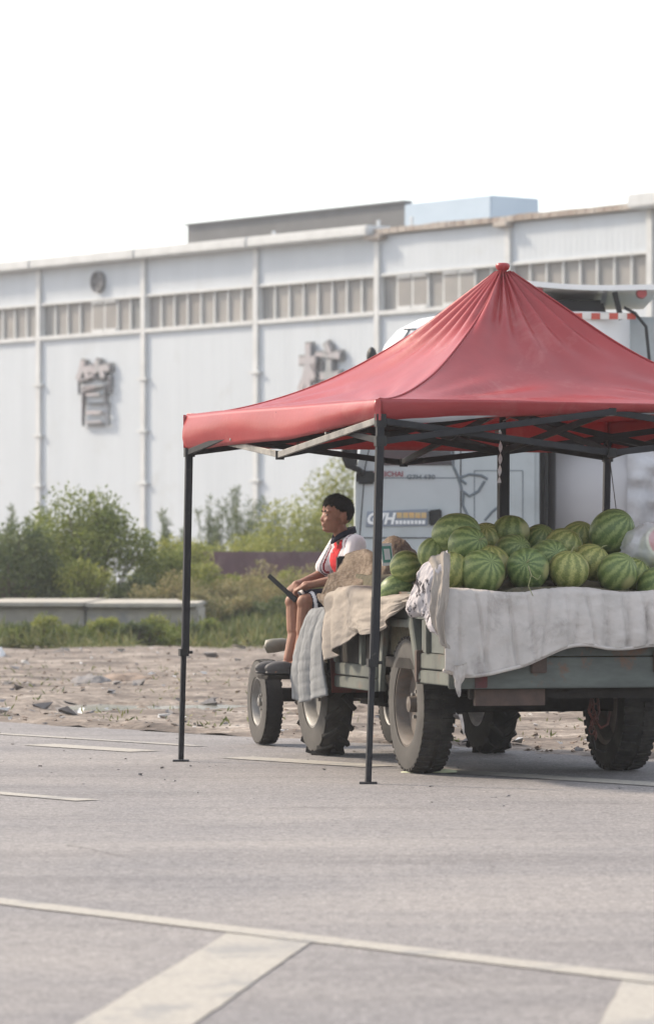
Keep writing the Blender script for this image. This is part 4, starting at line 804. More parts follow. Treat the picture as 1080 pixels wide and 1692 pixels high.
t = cloth('drape', rows, M['cream'], 40, 60, lambda U, W_: .010*np.sin(U*11+W_*4), .007, seed=12, wr=.004); tag(t, 'cream drape hanging from a melon down the trailer corner', 'cloth')
# cream cloth along the left side
def sd_(b, z, o=.0): return lw(-.06-o, b, z)
rows = [[lw(.25,-.5,1.02), lw(.25,.1,1.02), lw(.25,.7,1.06), lw(.25,1.1,1.06), lw(.25,1.4,1.04)],
        [sd_(-.62,1.04,0), sd_(-.05,1.02,.02), sd_(.55,1.05,.03), sd_(.95,1.07,.03), sd_(1.32,1.03,.03)],
        [sd_(-.60,1.02,.03), sd_(.1,.94,.06), sd_(.62,.94,.06), sd_(.95,.95,.07), sd_(1.33,.9,.06)],
        [sd_(-.50,1.00,.03), sd_(.18,.86,.06), sd_(.65,.84,.07), sd_(.95,.82,.08), sd_(1.32,.76,.07)],
        [sd_(-.42,.985,.03), sd_(.24,.80,.06), sd_(.65,.79,.07), sd_(.95,.70,.08), sd_(1.28,.60,.07)]]
t = cloth('side_cloth', rows, M['cream'], 120, 60, lambda U, W_: .030*np.sin(U*26+W_*3+3*np.sin(U*6))*np.clip(W_*1.3-.2, 0, 1), .006, seed=15, wr=.004); tag(t, 'cream cloth draped over the side of the trailer beside the boy', 'cloth')
# grey quilted pad hanging over the tractor fender
rows = [[lw(.45,1.45,.88), lw(.45,1.7,.90), lw(.45,2.0,.90), lw(.45,2.35,.88)],
        [lw(.05,1.45,.97), lw(.05,1.65,.93), lw(.05,1.85,.92), lw(.05,2.1,.90)],
        [lw(-.06,1.42,.95), lw(-.08,1.6,.91), lw(-.10,1.75,.90), lw(-.08,1.86,.90)],
        [lw(-.10,1.42,.8), lw(-.13,1.65,.72), lw(-.13,1.82,.72), lw(-.11,2.0,.72)],
        [lw(-.10,1.40,.6), lw(-.13,1.66,.55), lw(-.13,1.88,.53), lw(-.11,2.08,.53)],
        [lw(-.09,1.36,.40), lw(-.12,1.66,.36), lw(-.12,1.88,.34), lw(-.10,2.08,.36)]]
def quilt_fold(U, W_): return .045*np.abs(np.sin(U*7.4+.4+.5*np.sin(W_*3)))**.7*np.clip(W_*1.6-.3, 0, 1) - .006*np.exp(-((W_*13) % 1-.5)**2*60)*vnoise(U*6, W_*9, 2)
t = cloth('grey_quilt', rows[::1], M['quilt'], 90, 80, quilt_fold, .014, seed=17, wr=.003); tag(t, 'grey quilted pad hanging over the tractor rear wheel', 'quilt')
# knitted sack heaped beside the boy
q1 = 24.1
rows = [[P(556,945,q1+.45), P(585,922,q1+.45), P(625,898,q1+.45), P(655,898,q1+.4), P(690,908,q1+.3)],
        [P(553,947,q1+.35), P(582,928,q1+.25), P(622,905,q1+.2), P(655,902,q1+.15), P(688,915,q1+.1)],
        [P(548,962,q1+.25), P(578,950,q1+.1), P(618,940,q1+.0), P(650,935,q1-.05), P(680,945,q1+.0)],
        [P(530,972,q1+.2), P(568,974,q1+.05), P(610,972,q1-.1), P(645,968,q1-.1), P(672,970,q1-.02)],
        [P(515,982,q1+.2), P(555,992,q1+.0), P(600,996,q1-.12), P(640,990,q1-.12), P(668,985,q1-.05)],
        [P(530,996,q1+.2), P(562,1006,q1+.05), P(600,1003,q1-.06), P(640,998,q1-.06), P(664,992,q1+.0)],
        [P(548,1000,q1+.35), P(575,1003,q1+.25), P(605,1000,q1+.15), P(640,998,q1+.15), P(660,994,q1+.2)]]
t = cloth('knitted_sack', rows, M['knit'], 110, 90, lambda U, W_: .030*np.sin(U*9+W_*7)+.022*np.sin(U*5-W_*13)-.03*np.exp(-((U-.42-.15*W_)/.03)**2)-.03*np.exp(-((W_-.62+.25*U)/.03)**2), .016, seed=19, wr=.005); tag(t, 'beige knitted sack heaped between the boy and the melons', 'sack')
# card with a green border, its code left off
cm = empty('payment_card', P(640,938,q1-.16), 'small white card with a green border leaning on the sack', 'card')
U_ = V((.93,.25,.05)).normalized(); W2 = V((-.12,.12,.98)).normalized(); O_ = P(639,916,q1-.16)
def rect(o, w_, h_, d, name, m, par): mb = MB(); n_ = U_.cross(W2); mb.prism([o-U_*w_/2-W2*h_/2, o+U_*w_/2-W2*h_/2, o+U_*w_/2+W2*h_/2, o-U_*w_/2+W2*h_/2], n_*d); return mb.build(name, m, par, world=True, fix=True)
cb_ = rect(O_, .072, .135, -.006, 'card_board', M['card_white'], cm); rect(O_+U_.cross(W2)*.002, .056, .10, .002, 'card_print', M['card_green'], cm); rect(O_+U_.cross(W2)*.0045, .036, .066, .002, 'card_window', M['card_white'], cm)
# black box with a strap before the boy's chest
bx_ = empty('black_speaker', P(572,945,24.55), 'small black box with a strap propped on the knitted sack', 'speaker')
mb = MB(); o_ = P(569,931,24.55); mb.box((o_.x-.045,o_.y-.03,o_.z-.055),(o_.x+.055,o_.y+.03,o_.z+.045)); mb.build('case', M['black'], bx_, world=True, bevel=.008)
mb = MB(); mb.box((o_.x-.052,o_.y-.028,o_.z-.05),(o_.x-.0455,o_.y+.02,o_.z+.04)); mb.build('edge_trim', M['bare'], bx_, world=True)
mb = MB(); mb.tube([P(578,926,24.53), P(584,921,24.5), P(590,916,24.5), P(598,919,24.5), P(590,928,24.5)], .011, 6); mb.build('strap', M['rope'], bx_, world=True, smooth=True)

# ------------------------------------------------------------------ the boy
BX, BY = (586-540)/F*25.2, 25.2; FW = V((-.93,-.367,0)).normalized(); LF = V((-FW.y, FW.x, 0))
def b(f, l, z): return V((BX, BY, 0))+FW*f+LF*l+V((0,0,z))
BM = Matrix(((FW.x,LF.x,0),(FW.y,LF.y,0),(0,0,1)))
def remesh(name, mb, voxel, smooth, mats, parent, pick=None):
    me = mb.mesh(name); o = bpy.data.objects.new('t', me); sc.collection.objects.link(o)
    r = o.modifiers.new('r', 'REMESH'); r.mode = 'VOXEL'; r.voxel_size = voxel
    s_ = o.modifiers.new('s', 'SMOOTH'); s_.factor = .5; s_.iterations = smooth
    dg = bpy.context.evaluated_depsgraph_get(); me2 = bpy.data.meshes.new_from_object(o.evaluated_get(dg)); bpy.data.objects.remove(o)
    mi = FR[parent].inverted(); inv = BM.inverted(); base = V((BX,BY,0))
    if pick:
        for p in me2.polygons: q = inv @ (p.center-base); n_ = inv @ p.normal; p.material_index = pick(q, n_)
    me2.transform(mi); me2.name = name; return link(name, me2, mats, parent, smooth=True)
boy = empty('person', V((BX, BY, .5)), 'boy in a red and white polo shirt sitting on the quilts holding a black stick', 'person')
mb = MB()
mb.ell(b(0,0,.98), (.11,.15,.10), BM); mb.ell(b(.02,0,1.10), (.09,.125,.11), BM); mb.ell(b(.045,0,1.24), (.09,.135,.10), BM)
mb.caps(b(.055,-.10,1.315), b(.055,.10,1.315), .052, .052); mb.caps(b(.07,0,1.32), b(.105,0,1.42), .048, .046)
# head
hc = b(.135,0,1.50)
mb.ell(b(.115,0,1.525), (.098,.077,.092), BM); mb.ell(b(.16,0,1.475), (.062,.064,.085), BM); mb.ell(b(.175,0,1.418), (.035,.038,.028), BM)
mb.ell(b(.195,.032,1.468), (.024,.024,.022), BM); mb.ell(b(.195,-.032,1.468), (.024,.024,.022), BM)
mb.caps(b(.208,0,1.505), b(.222,0,1.476), .010, .013); mb.ell(b(.217,.012,1.471), (.010,.009,.008), BM); mb.ell(b(.217,-.012,1.471), (.010,.009,.008), BM)
mb.ell(b(.212,0,1.447), (.013,.026,.007), BM); mb.ell(b(.208,0,1.434), (.014,.023,.008), BM); mb.ell(b(.20,0,1.412), (.018,.024,.014), BM)
mb.ell(b(.196,.03,1.526), (.016,.03,.010), BM); mb.ell(b(.196,-.03,1.526), (.016,.03,.010), BM); mb.ell(b(.188,0,1.545), (.026,.05,.03), BM)
for s in (-1, 1): mb.ell(b(.105,s*.078,1.488), (.020,.011,.031), BM); mb.ell(b(.112,s*.079,1.466), (.012,.009,.014), BM)
# legs
for s, kx, ky, ax_, ay in ((1,.36,.09,.40,.035),(-1,.37,-.09,.43,-.04)):
    mb.caps(b(.02,s*.075,.965), b(kx,ky,.955), .078, .056); mb.caps(b(kx,ky,.955), b(kx+.005,ky*.8+.2*ay,.87), .056, .055); mb.ell(b(kx+.015,ky,.955), (.05,.048,.052), BM)
    mb.caps(b(kx+.005,ky*.8+.2*ay,.87), b(kx-.0,ky*.55+.45*ay,.78), .055, .060); mb.caps(b(kx-.01,ky*.55+.45*ay,.78), b(ax_,ay,.60), .058, .035)
    mb.caps(b(ax_,ay,.60), b(ax_-.01,ay,.555), .034, .034); mb.caps(b(ax_+.0,ay,.56), b(ax_+.12,ay+s*.01,.535), .034, .032); mb.caps(b(ax_+.12,ay+s*.01,.535), b(ax_+.155,ay+s*.015,.53), .032, .024)
    for k in range(5): mb.caps(b(ax_+.14,ay+s*.015+(k-2)*.013,.528), b(ax_+.18-.006*abs(k-1.5),ay+s*.015+(k-2)*.014,.522), .011, .009, 8)
# arms and hands
def arm(s, el, wr_, kn):
    mb.caps(b(.05,s*.14,1.315), el, .047, .036); mb.caps(el, wr_, .037, .024); mb.caps(wr_, wr_.lerp(kn,.5), .026, .030)
    d = (kn-wr_).normalized(); sid = d.cross(V((0,0,1))).normalized()
    mb.ell(wr_.lerp(kn,.62), (.043,.036,.017), Matrix((d, sid, V((0,0,1)))).transposed())
    for k in range(4):
        o = (k-1.5)*.0175; p = kn+sid*o+d*(.002-.004*abs(k-1.4)); q = p+d*.028+V((0,0,-.014)); e = q+d*.008+V((0,0,-.024)); g_ = e-d*.016+V((0,0,-.010))
        mb.caps(p, q, .0095, .0088, 8); mb.caps(q, e, .0088, .008, 8); mb.caps(e, g_, .008, .0072, 8)
    t0 = wr_.lerp(kn,.35)-sid*s*.026; t1 = t0+d*.035-sid*s*.014+V((0,0,-.012)); t2 = t1+d*.028+V((0,0,-.008)); mb.caps(t0, t1, .013, .0105, 8); mb.caps(t1, t2, .0105, .0085, 8)
arm(1, b(.11,.185,1.115), b(.325,.075,1.065), b(.385,.035,1.05)); arm(-1, b(.17,-.17,1.12), b(.345,-.075,1.07), b(.405,-.03,1.052))
remesh('body', mb, .0055, 3, M['skin'], boy)
# eyes, brows, lips
for s in (-1, 1):
    e = MB(); e.ell(b(.199,s*.031,1.503), (.010,.014,.0055), BM, 12, 8); e.build('eye', M['eye'], boy, world=True, smooth=True)
    e = MB(); e.tube([b(.2125,s*.012,1.524), b(.211,s*.03,1.530), b(.199,s*.05,1.525)], [.004,.005,.003], 6); e.build('eyebrow', M['hair'], boy, world=True, smooth=True)
e = MB(); e.ell(b(.2165,0,1.4405), (.006,.021,.004), BM, 12, 6); e.build('mouth', M['lip'], boy, world=True, smooth=True)
# hair: a short cropped cap
e = MB(); e.ell((0,0,0), (1,1,1), None, 64, 40); keep = []
def hairpt(x, y, z):
    n_ = 1+.035*(float(vnoise(x*9+3, y*9+z*5))-.5)+.03*(float(vnoise(x*26, y*26+z*21))-.5); lift = .012*max(0, z)*max(0, x+.3)
    return .112+x*.1035*n_+lift*.5, y*.0805*n_, 1.531+z*(.091 if z > 0 else .09)*n_+lift
pts = [hairpt(*v_) for v_ in e.v]
def hairline(f, l): 
    hl = 1.555 if f > .175 else (1.555-(.175-f)*.95 if f > .10 else 1.484-(.10-f)*.75)
    if .085 < f < .13 and abs(l) > .05: hl = max(hl, 1.512)
    return hl+.006*math.sin(f*230)+.010*math.sin(l*170+1)+.006*math.sin(l*310)
fs = [f for f in e.f if sum(1 for i in f if pts[i][2] > hairline(pts[i][0], pts[i][1])) == len(f)]
e2 = MB(); e2.v = [tuple(b(*p)) for p in pts]; e2.f = fs; e2.mi = [0]*len(fs); ho = e2.build('hair', M['hair'], boy, world=True, smooth=True)
tv = []; rt = random.Random(8)
for f in fs:
    q = [V(e2.v[i]) for i in f]; ce = sum(q, V())/len(q); nn_ = (q[1]-q[0]).cross(q[2]-q[0]).normalized(); nn_ = nn_ if nn_.dot(ce-b(.11,0,1.52)) > 0 else -nn_
    for _ in range(3):
        w3 = [rt.random() for _ in q]; p = sum((x*y for x, y in zip(q, w3)), V())/sum(w3); top = max(0, nn_.z); g_ = (nn_*(.45+.5*top)+FW*.55*top+V((0,0,-.75*(1-top)))+V((rt.gauss(0,.22),rt.gauss(0,.22),rt.gauss(0,.15)))).normalized()
        sd3 = g_.cross(nn_).normalized()*.0022; p = p-nn_*.004; ln = (.008+.008*rt.random())*(1+.7*top)
        tv += [p-sd3, p+sd3, p+g_*ln]
tm = MB(); tm.add(tv, [(3*i,3*i+1,3*i+2) for i in range(len(tv)//3)]); th_ = tm.build('hair_strands', M['hair'], boy, world=True); tag(th_, kind='stuff')
so_ = ho.modifiers.new('thick', 'SOLIDIFY'); so_.thickness = .012; so_.offset = -1
# shirt
mb = MB(); mb.ell(b(.0,0,1.02), (.118,.150,.07), BM); mb.ell(b(.025,0,1.10), (.112,.150,.11), BM); mb.ell(b(.045,0,1.22), (.112,.160,.12), BM); mb.caps(b(.05,-.115,1.318), b(.05,.115,1.318), .066, .066); mb.ell(b(.06,0,1.355), (.066,.07,.035), BM)
for s, el in ((1,b(.11,.185,1.115)),(-1,b(.17,-.17,1.12))): sh_ = b(.05,s*.145,1.315); mb.caps(sh_, sh_.lerp(el,.72), .066, .064)
def shirt_pick(q, n_):
    l = abs(q.y); f = q.x
    if n_.x > .0 and l < .066 and q.z < 1.345: return 1
    if .066 <= l < .070 and n_.x > -.2 and q.z < 1.34: return 3
    if .108 < l < .115 and n_.x > -.1: return 2
    if .115 < l < .122 and n_.x > -.1: return 0
    if .122 < l < .128 and n_.x > -.1: return 3
    if f < -.012 and l < .15: return 1
    return 0
remesh('shirt', mb, .006, 3, [M['shirt_w'], M['shirt_r'], M['maroon_cloth'], M['navy']], boy, shirt_pick)
e = MB(); rg_ = []                                               # collar
for k in range(25):
    t = 2*math.pi*(k/24); op = max(0, math.cos(t))**4
    rg_.append((.073+.062*math.cos(t)+.01*op, .066*math.sin(t), 1.365+.025*(1-math.cos(t))*.9-.03*op))
vs = []
for f, l, z in rg_: vs += [b(f,l,z+.022), b(.073+(f-.073)*1.15,l*1.16,z-.016)]
e.add(vs, [(2*i,2*i+2,2*i+3,2*i+1) for i in range(24)]); co_ = e.build('collar', M['navy'], boy, world=True, smooth=True); q_ = co_.modifiers.new('thick','SOLIDIFY'); q_.thickness = .008
for z in (1.27, 1.30): e = MB(); p = b(.152,.0,z); e.ell(p, (.004,.006,.006), BM, 8, 6); e.build('button', M['white_trim'], boy, world=True)
# shorts
mb = MB(); mb.ell(b(0,0,.975), (.125,.165,.105), BM)
for s, kx, ky in ((1,.36,.09),(-1,.37,-.09)): p0, p1 = b(.02,s*.078,.962), b(kx,ky,.955); mb.caps(p0, p0.lerp(p1,.80), .088, .080)
def short_pick(q, n_):
    f = q.x-.12*(q.z-.955)
    if .318 < f < .336 or .350 < f < .362: return 1
    return 0
remesh('shorts', mb, .0055, 2, [M['navy'], M['white_trim']], boy, short_pick)
# slippers
for s, ax_, ay in ((1,.40,.035),(-1,.43,-.04)):
    mb = MB(); oy = ay+s*.01
    mb.ell(b(ax_+.08,oy,.516), (.145,.050,.017), BM); mb.ell(b(ax_+.12,oy,.545), (.105,.052,.043), BM)
    remesh('slipper', mb, .005, 2, M['slipper'], boy)
st = MB(); p0, p1 = P(444,951,25.1), P(489,992,25.0); st.bar(p0, p1, .012, .03, cham=.3); st_e = empty('black_stick', p1, 'flat black stick pointing up from the hand of the boy', 'stick'); st.build('blade', M['black'], st_e, world=True)
st = MB(); st.bar(p0.lerp(p1,.72), p1, .02, .036, cham=.3); st.build('grip', M['black'], st_e, world=True)

# ------------------------------------------------------------------ the tent
B1, B2 = V((-.884,24.21,0)), V((.2248,21.82,0)); C1, C2 = V((-.833,24.21,0)), V((.291,21.82,0)); SD = V((2.617,1.231,0))
C4, C3 = C2+SD, C1+SD; B4, B3 = B2+SD, B1+SD; CC = (C1+C2+C3+C4)/4; ZC, ZA = 2.105, 2.955
tent = empty('market_tent', V((CC.x,CC.y,0)), 'red pop-up canopy tent on black legs over the melon trailer', 'tent')
for Bc, Cc in ((B1,C1),(B2,C2),(B3,C3),(B4,C4)):
    z1 = 1.985; mid = Bc.lerp(Cc,.52)
    lg = MB().bar(Bc+V((0,0,.012)), mid+V((0,0,1.02)), .03, .03, up=(1,.3,0)).build('leg', M['steel'], tent, world=True)
    MB().bar(mid+V((0,0,.66)), Cc+V((0,0,z1)), .042, .042, up=(1,.3,0)).build('leg_sleeve', M['steel'], lg, world=True)
    cl_ = Bc.lerp(Cc,.33)+V((0,0,.66)); MB().bar(cl_-V((0,0,.022)), cl_+V((0,0,.022)), .056, .056, up=(1,.3,0)).build('leg_collar', M['black'], lg, world=True)
    MB().cyl(cl_+V((.02,0,0)), cl_+V((.055,0,.002)), .009, n=8).build('latch_pin', M['black'], lg, world=True)
    MB().bar(Bc+V((-.048,0,.005)), Bc+V((.048,0,.005)), .085, .01).build('foot_plate', M['steel'], lg, world=True)
    MB().bar(Cc+V((0,0,1.845)), Cc+V((0,0,1.90)), .06, .06, up=(1,.3,0)).build('slider', M['black'], tent, world=True); MB().bar(Cc+V((0,0,1.95)), Cc+V((0,0,2.02)), .056, .056, up=(1,.3,0)).build('corner_bracket', M['black'], tent, world=True)
def truss(p, q, pt, pb, qt, qb, off, worn=False):
    d = (q-p).normalized(); nrm = V((-d.y, d.x, 0))*.014
    MB().bar(p+nrm+V((0,0,pt)), q+nrm+V((0,0,qb)), .018, .036).build('truss_bar', M['bare' if worn else 'steel'], tent, world=True)
    MB().bar(p-nrm+V((0,0,pb)), q-nrm+V((0,0,qt)), .018, .036).build('truss_bar', M['steel'], tent, world=True)
    x = (p+q)/2; t = (pt+pb+qt+qb)/4; MB().cyl(x-nrm*1.6+V((0,0,t)), x+nrm*1.6+V((0,0,t)), .008, n=8).build('truss_bolt', M['bare'], tent, world=True)
MT, MBm = 2.055, 1.825
for a, c_, wn in ((C1,C2,True),(C2,C4,False),(C4,C3,False),(C3,C1,False)):
    m_ = (a+c_)/2; truss(a, m_, 1.985, 1.87, MT, MBm, 0, wn); truss(c_, m_, 1.985, 1.87, MT, MBm, 0, wn)
    truss(m_, CC, MT, MBm, 2.10, 1.86, 0)
    MB().bar(m_+V((0,0,MBm-.025)), m_+V((0,0,MBm+.025)), .05, .05).build('truss_joint', M['black'], tent, world=True); MB().bar(m_+V((0,0,MT-.02)), m_+V((0,0,MT+.02)), .045, .045).build('truss_joint', M['black'], tent, world=True)
MB().bar(CC+V((0,0,1.5)), CC+V((0,0,2.90)), .034, .034, up=(1,.3,0)).build('centre_pole', M['steel'], tent, world=True)
MB().bar(CC+V((0,0,.66)), CC+V((.005,0,1.86)), .062, .062, up=(1,.3,0)).build('centre_pole_base', M['steel'], tent, world=True)
MB().bar(CC+V((0,0,2.07)), CC+V((0,0,2.13)), .08, .08).build('centre_hub', M['black'], tent, world=True)
# canopy: four panels meeting at ridges, hollow profile, gathered at the top
Cs = [C1, C2, C4, C3]; PW = 1.85; nu, nt_ = 48, 40; vs = []; ring = []
def edge_pt(s):                              # s in 0..4 round the eave
    i = int(s) % 4; return Cs[i].lerp(Cs[(i+1) % 4], s-int(s))
def can_z(t, s):
    fr = s-math.floor(s); mid = math.sin(math.pi*fr)
    z = ZC+(ZA-ZC)*(1-t)**(PW+.10*mid) - .035*mid*math.sin(math.pi*min(1, t))**1.2
    fl = .028*math.exp(-((t-.16)/.17)**2)*math.sin(s*2*math.pi*5+1.3*math.sin(s*4))        # gathered folds near the peak
    wv = .010*(float(fbm(np.array(s*5.0), np.array(t*2.2), 3, 3))-.45)*2*t + .007*math.sin(fr*math.pi*7+t*9)*t*(1-t)*2
    for c0 in (0, 1, 2, 3, 4):                # tension creases fanning out of each corner
        ds = abs(s-c0); rr = math.hypot(ds*1.35*t, 1-t)
        if rr < .8 and ds < .9: an = math.atan2(ds*1.35*t, 1-t+1e-6); wv += .011*math.sin(an*17+c0)*math.exp(-((rr-.3)/.22)**2)*min(1, ds*6)
    wv += .007*abs(math.sin(fr*23+2*math.sin(t*7)))**.5*math.exp(-((t-.62)/.2)**2)*mid*float(vnoise(s*3, t*2, 77))
    return z+fl*(t > .01)+wv*(1 if t < .999 else .3)
NS = 4*nu; vs = []
for j in range(nt_+1):
    t = .022+(1-.022)*j/nt_
    for k in range(NS):
        s = 4*k/NS; e_ = edge_pt(s); p = CC.lerp(e_, t); o = (e_-CC).normalized()*.015*t; vs.append((p.x+o.x, p.y+o.y, can_z(t, s)))
fs = [(j*NS+k, j*NS+(k+1) % NS, (j+1)*NS+(k+1) % NS, (j+1)*NS+k) for j in range(nt_) for k in range(NS)]
mb = MB(); mb.add(vs, fs); can = mb.build('canopy', M['canopy'], tent, world=True, smooth=True, fix=True); md = can.modifiers.new('thick','SOLIDIFY'); md.thickness = .004
# valance round the eave; front edge is rolled up short
def drop(s):
    i = int(s) % 4; fr = s-int(s)
    if i == 0: return .225-.03*math.sin(math.pi*fr*.8)-.105*max(0, (fr-.55)/.45)**1.3
    if i == 1: return .11*(1-fr)**2.2+.035
    return .2
def val(s, drp0, name, m, oo, jag):
    pass
for i in range(4):
    n = 70; mb = MB(); vs = []; nv_ = 9
    for k in range(n+1):
        fr = k/n; s = min(i+fr, i+.99999); e_ = Cs[i].lerp(Cs[(i+1) % 4], fr); o = (e_-CC).normalized(); ed = (Cs[(i+1) % 4]-Cs[i]).normalized(); nn_ = V((ed.y,-ed.x,0)); nn_ = nn_ if nn_.dot(o) > 0 else -nn_; D = drop(s); zt_ = can_z(1, s)
        for j in range(nv_):
            t = j/(nv_-1); wv = .012*math.sin(fr*9+t*3+i)*t+.01*(float(fbm(np.array(fr*9), np.array(t*2), 5+i, 3))-.45)*2*t; cur = (-.05*t*t if i == 1 else 0) + (.02*math.sin(math.pi*t) if i == 0 else 0)
            p = e_+o*.015+nn_*(.004+wv+cur); vs.append((p.x, p.y, zt_-.001-D*t))
    mb.add(vs, [(k*nv_+j, k*nv_+j+1, (k+1)*nv_+j+1, (k+1)*nv_+j) for k in range(n) for j in range(nv_-1)]); va = mb.build('valance', M['canopy'], tent, world=True, smooth=True); md = va.modifiers.new('thick','SOLIDIFY'); md.thickness = .004
# silver liner showing under the rolled edges
for i, a0, a1 in ((0,.6,1.0),(1,0,1.0)):
    mb = MB(); vs = []; n = 40
    for k in range(n+1):
        fr = a0+(a1-a0)*k/n; e_ = Cs[i].lerp(Cs[(i+1) % 4], fr); e_ = e_.lerp(CC,.022); h0 = can_z(1, i+min(fr,.999))-.02; d_ = .10 if i == 0 else .095*(1-fr)**2+.018
        vs += [(e_.x, e_.y, h0), (e_.x, e_.y, h0-d_-.012*math.sin(fr*15))]
    mb.add(vs, [(2*k,2*k+1,2*k+3,2*k+2) for k in range(n)]); lo_ = mb.build('liner_strip', M['liner'], tent, world=True, smooth=True); md = lo_.modifiers.new('thick','SOLIDIFY'); md.thickness = .003
for i, Cc in enumerate(Cs):
    pts = []
    for k in range(31):
        t = .03+.97*k/30; p = CC.lerp(Cc, t); o = (Cc-CC).normalized()*.015*t; pts.append((p.x+o.x, p.y+o.y, can_z(t, i)+.002))
    MB().tube(pts, .005, 6).build('ridge_seam', M['canopy'], tent, world=True, smooth=True)
cp = MB(); cp.lathe(CC+V((0,0,ZA-.045)), (0,0,1), [(0,.012),(.02,.02),(.03,.036),(.048,.043),(.062,.040),(.068,.026),(.07,0)], 20); cp.build('peak_cap', M['canopy'], tent, world=True, smooth=True)
# corner seam strip
for i, Cc in enumerate(Cs[:2]):
    o = (Cc-CC).normalized()*.03; mb = MB(); mb.bar(Cc+o+V((0,0,2.10)), Cc+o+V((0,0,1.90 if i == 0 else 1.985)), .03, .008, up=(o.x,o.y,0)); mb.build('corner_strip', M['canopy'], tent, world=True)
# ribbon, hook and cord hanging from the frame
rp = P(825,700,23.0); vs = []; mb = MB()
for k in range(40):
    t = k/39; a = t*math.pi*5; w_ = .011; p = rp+V((.004*math.sin(t*4),0,-.62*t*.55-.0)); vs += [p+V((w_*math.cos(a),w_*math.sin(a),0)), p-V((w_*math.cos(a),w_*math.sin(a),0))]
mb.add(vs, [(2*k,2*k+1,2*k+3,2*k+2) for k in range(39)]); tag(mb.build('ribbon', M['ribbon'], smooth=True), 'twisted white ribbon hanging from the tent frame', 'ribbon')
mb = MB(); mb.tube([P(830,696,23.0), P(842,690,23.0), P(852,693,23.0), P(850,702,23.0), P(842,706,23.0)], .004, 6); tag(mb.build('wire_hook', M['bare'], smooth=True), 'bent wire hook on the tent frame above the ribbon', 'hook')
mb = MB(); mb.tube([P(1000,715,25.0), P(1008,770,25.0), P(1018,850,25.0)], .003, 5); tag(mb.build('tent_cord', M['rope'], smooth=True), 'thin dark cord dangling beside the rear tent leg', 'cord')

# ------------------------------------------------------------------ litter on the ground
def rag(name, x, y, sx, sy, h, m, label, cat, seed):
    nx = 26; g_ = np.linspace(-1, 1, nx); a, c_ = np.meshgrid(g_, g_, indexing='ij'); r_ = np.sqrt(a*a+c_*c_)*(1+.35*(fbm(np.arctan2(c_, a)*1.3+9, a*0, seed, 2)-.4)); hh = h*np.clip(1-r_, 0, 1)**.7*(.35+1.3*fbm(a*3+seed, c_*3, seed, 3)); X_ = x+a*sx; Y_ = y+c_*sy; Z_ = np.where(hh > .002, soil_h(X_, Y_)+hh, soil_h(X_, Y_)-.02)
    return tag(link(name, np_mesh(name, np.stack([X_, Y_, Z_], -1).reshape(-1, 3), grid_faces(nx, nx)), m, smooth=True), label, cat)
def ground_at(px, py): Yg = CH*F/(py-HZ); return (px-540)/F*Yg, Yg
for nm, px, py, sx, sy, h, m, lab, cat, sd0 in (
    ('rag', 105,1066,.42,.6,.17,'litter_d','dark crumpled rag lying at the weed edge','rag',3), ('plastic_bag',229,1060,.12,.3,.2,'litter_w','small white plastic scrap standing at the weed edge','litter',5),
    ('plastic_bag',48,1060,.16,.3,.14,'litter_w','white plastic bag in the grass beside the dark rag','litter',6), ('clod',150,1130,.2,.25,.09,'stone','smooth grey lump of soil before the puddle','lump',8),
    ('clod',205,1126,.34,.3,.10,'clod','brown crumbly mound of soil beside the grey lump','mound',9), ('plastic_bag',0,1088,.07,.2,.11,'litter_w','white plastic scrap alone on the bare soil','litter',10),
    ('straw_heap',400,1062,.4,.8,.12,'straw_y','pale heap of dry straw at the foot of the weeds','straw',12), ('rag',275,1056,.3,.5,.12,'stone','grey heap of rubble at the weed edge beside the tent leg','rubble',13)):
    if m == 'straw_y' and m not in M: M[m] = mat('dry straw', (.32,.27,.15), (.22,.19,.1), 20, .95, bump=.5)
    x, y = ground_at(px, py); rag(nm, x, y, sx, sy, h, M[m], lab, cat, sd0)
rr_ = random.Random(5)
def scatter(name, n, xr, tr_, size, m, label, cat, seed, road=False):
    r2 = random.Random(seed); mb = MB()
    for k in range(n):
        x = r2.uniform(*xr); t = tr_[0]+(tr_[1]-tr_[0])*r2.random()**1.5; y = (t-x*N.x)/N.y; s = size*(.35+r2.random()**2*1.3); z = gz(x, y)
        vs = [(x+s*r2.uniform(-1,1)*.8, y+s*r2.uniform(-1,1)*.8, z+s*r2.uniform(-.1,.55)) for _ in range(6)]
        mb.add(vs, [(0,1,2),(0,2,3),(0,3,4),(1,2,5),(2,3,5),(3,4,5),(4,1,5),(0,4,1)])
    return tag(mb.build(name, m), label, cat, kind='stuff')
scatter('soil_clods', 2600, (-4.5,4), (16.9,33), .026, M['clod'], 'small brown clods scattered over the bare soil', 'clods', 1)
scatter('stones', 1100, (-4.5,4), (16.8,32), .02, M['stone'], 'small grey stones scattered over the bare soil', 'stones', 2)
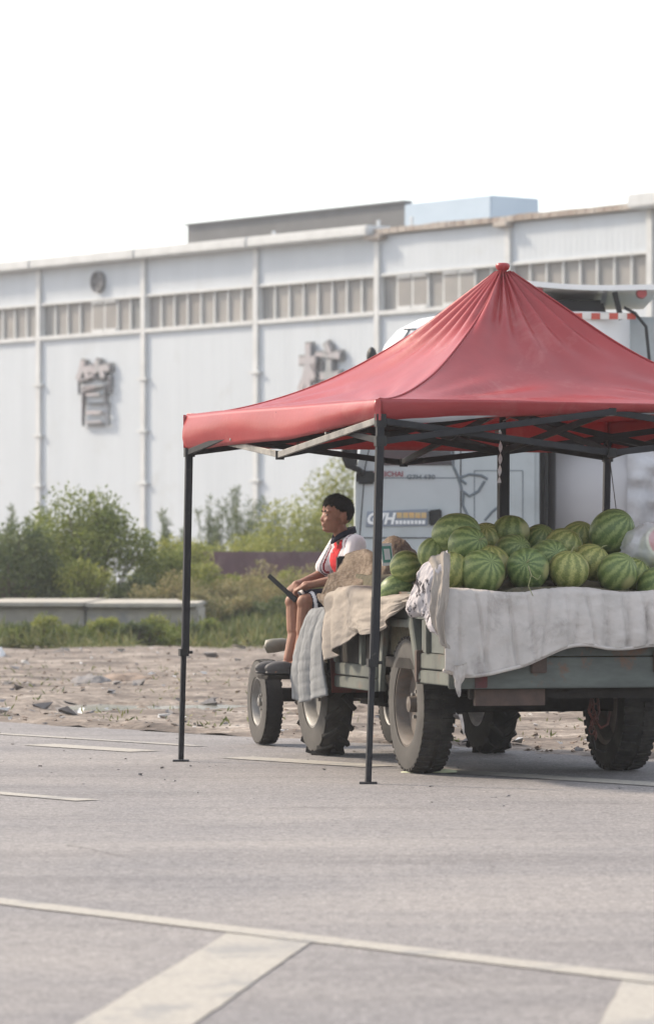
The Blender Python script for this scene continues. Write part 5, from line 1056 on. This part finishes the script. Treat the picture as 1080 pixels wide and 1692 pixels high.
scatter('litter_scraps', 420, (-5,4.5), (16.9,40), .028, M['scrap'], 'pale torn litter scraps scattered over the bare soil', 'litter', 3)
scatter('flat_debris', 150, (-4.5,3.5), (17.0,30), .10, M['stone'], 'dark broken lumps lying about on the bare soil', 'debris', 6)
scatter('pale_debris', 110, (-4.5,3.5), (17.0,36), .085, M['litter_w'], 'whitish torn plastic lying about on the bare soil', 'debris', 7)
scatter('road_grit', 150, (-3,3), (12.5,16.9), .016, M['stone'], 'dark grit lying on the asphalt', 'grit', 4)
for k, (px, py, lab) in enumerate(((678,1277,'thin'),(734,1277,'thick'))):                     # rind slices by the wheel
    x, y = ground_at(px, py); r_ = MB(); n = 12; h0 = .008 if k == 0 else .022; ln = .055 if k == 0 else .07; vs = []
    for i in range(n+1):
        t = i/n*2-1; wd_ = .03*(1-t*t*.7); vs += [(x+t*ln, y-wd_, .002), (x+t*ln, y-wd_*.6, .002+h0*(1-t*t*.6)), (x+t*ln, y+wd_, .003+h0*.6), (x+t*ln, y+wd_, .002)]
    r_.add(vs, [(4*i+a,4*i+4+a,4*i+4+(a+1) % 4,4*i+(a+1) % 4) for i in range(n) for a in range(4)]+[(0,1,2,3),(4*n+3,4*n+2,4*n+1,4*n)]); tag(r_.build('melon_rind', M['rind'], fix=True), '%s pale piece of melon rind on the asphalt beside the trailer wheel' % lab, 'melon rind')

# ------------------------------------------------------------------ hazy air
mb = MB(); mb.box((-960,-360,-1.1),(960,1560,14.5)); hz_ = mb.build('haze', []); tag(hz_, 'pale dusty haze in the air', 'haze', kind='stuff')
hm = bpy.data.materials.new('haze'); hm.use_nodes = True; ht = hm.node_tree; ht.nodes.remove(ht.nodes['Principled BSDF'])
pv = ht.nodes.new('ShaderNodeVolumePrincipled'); pv.inputs['Color'].default_value = (.93,.95,1,1); pv.inputs['Density'].default_value = .0007; pv.inputs['Anisotropy'].default_value = .3
ht.links.new(pv.outputs[0], ht.nodes['Material Output'].inputs['Volume']); hz_.data.materials.append(hm)
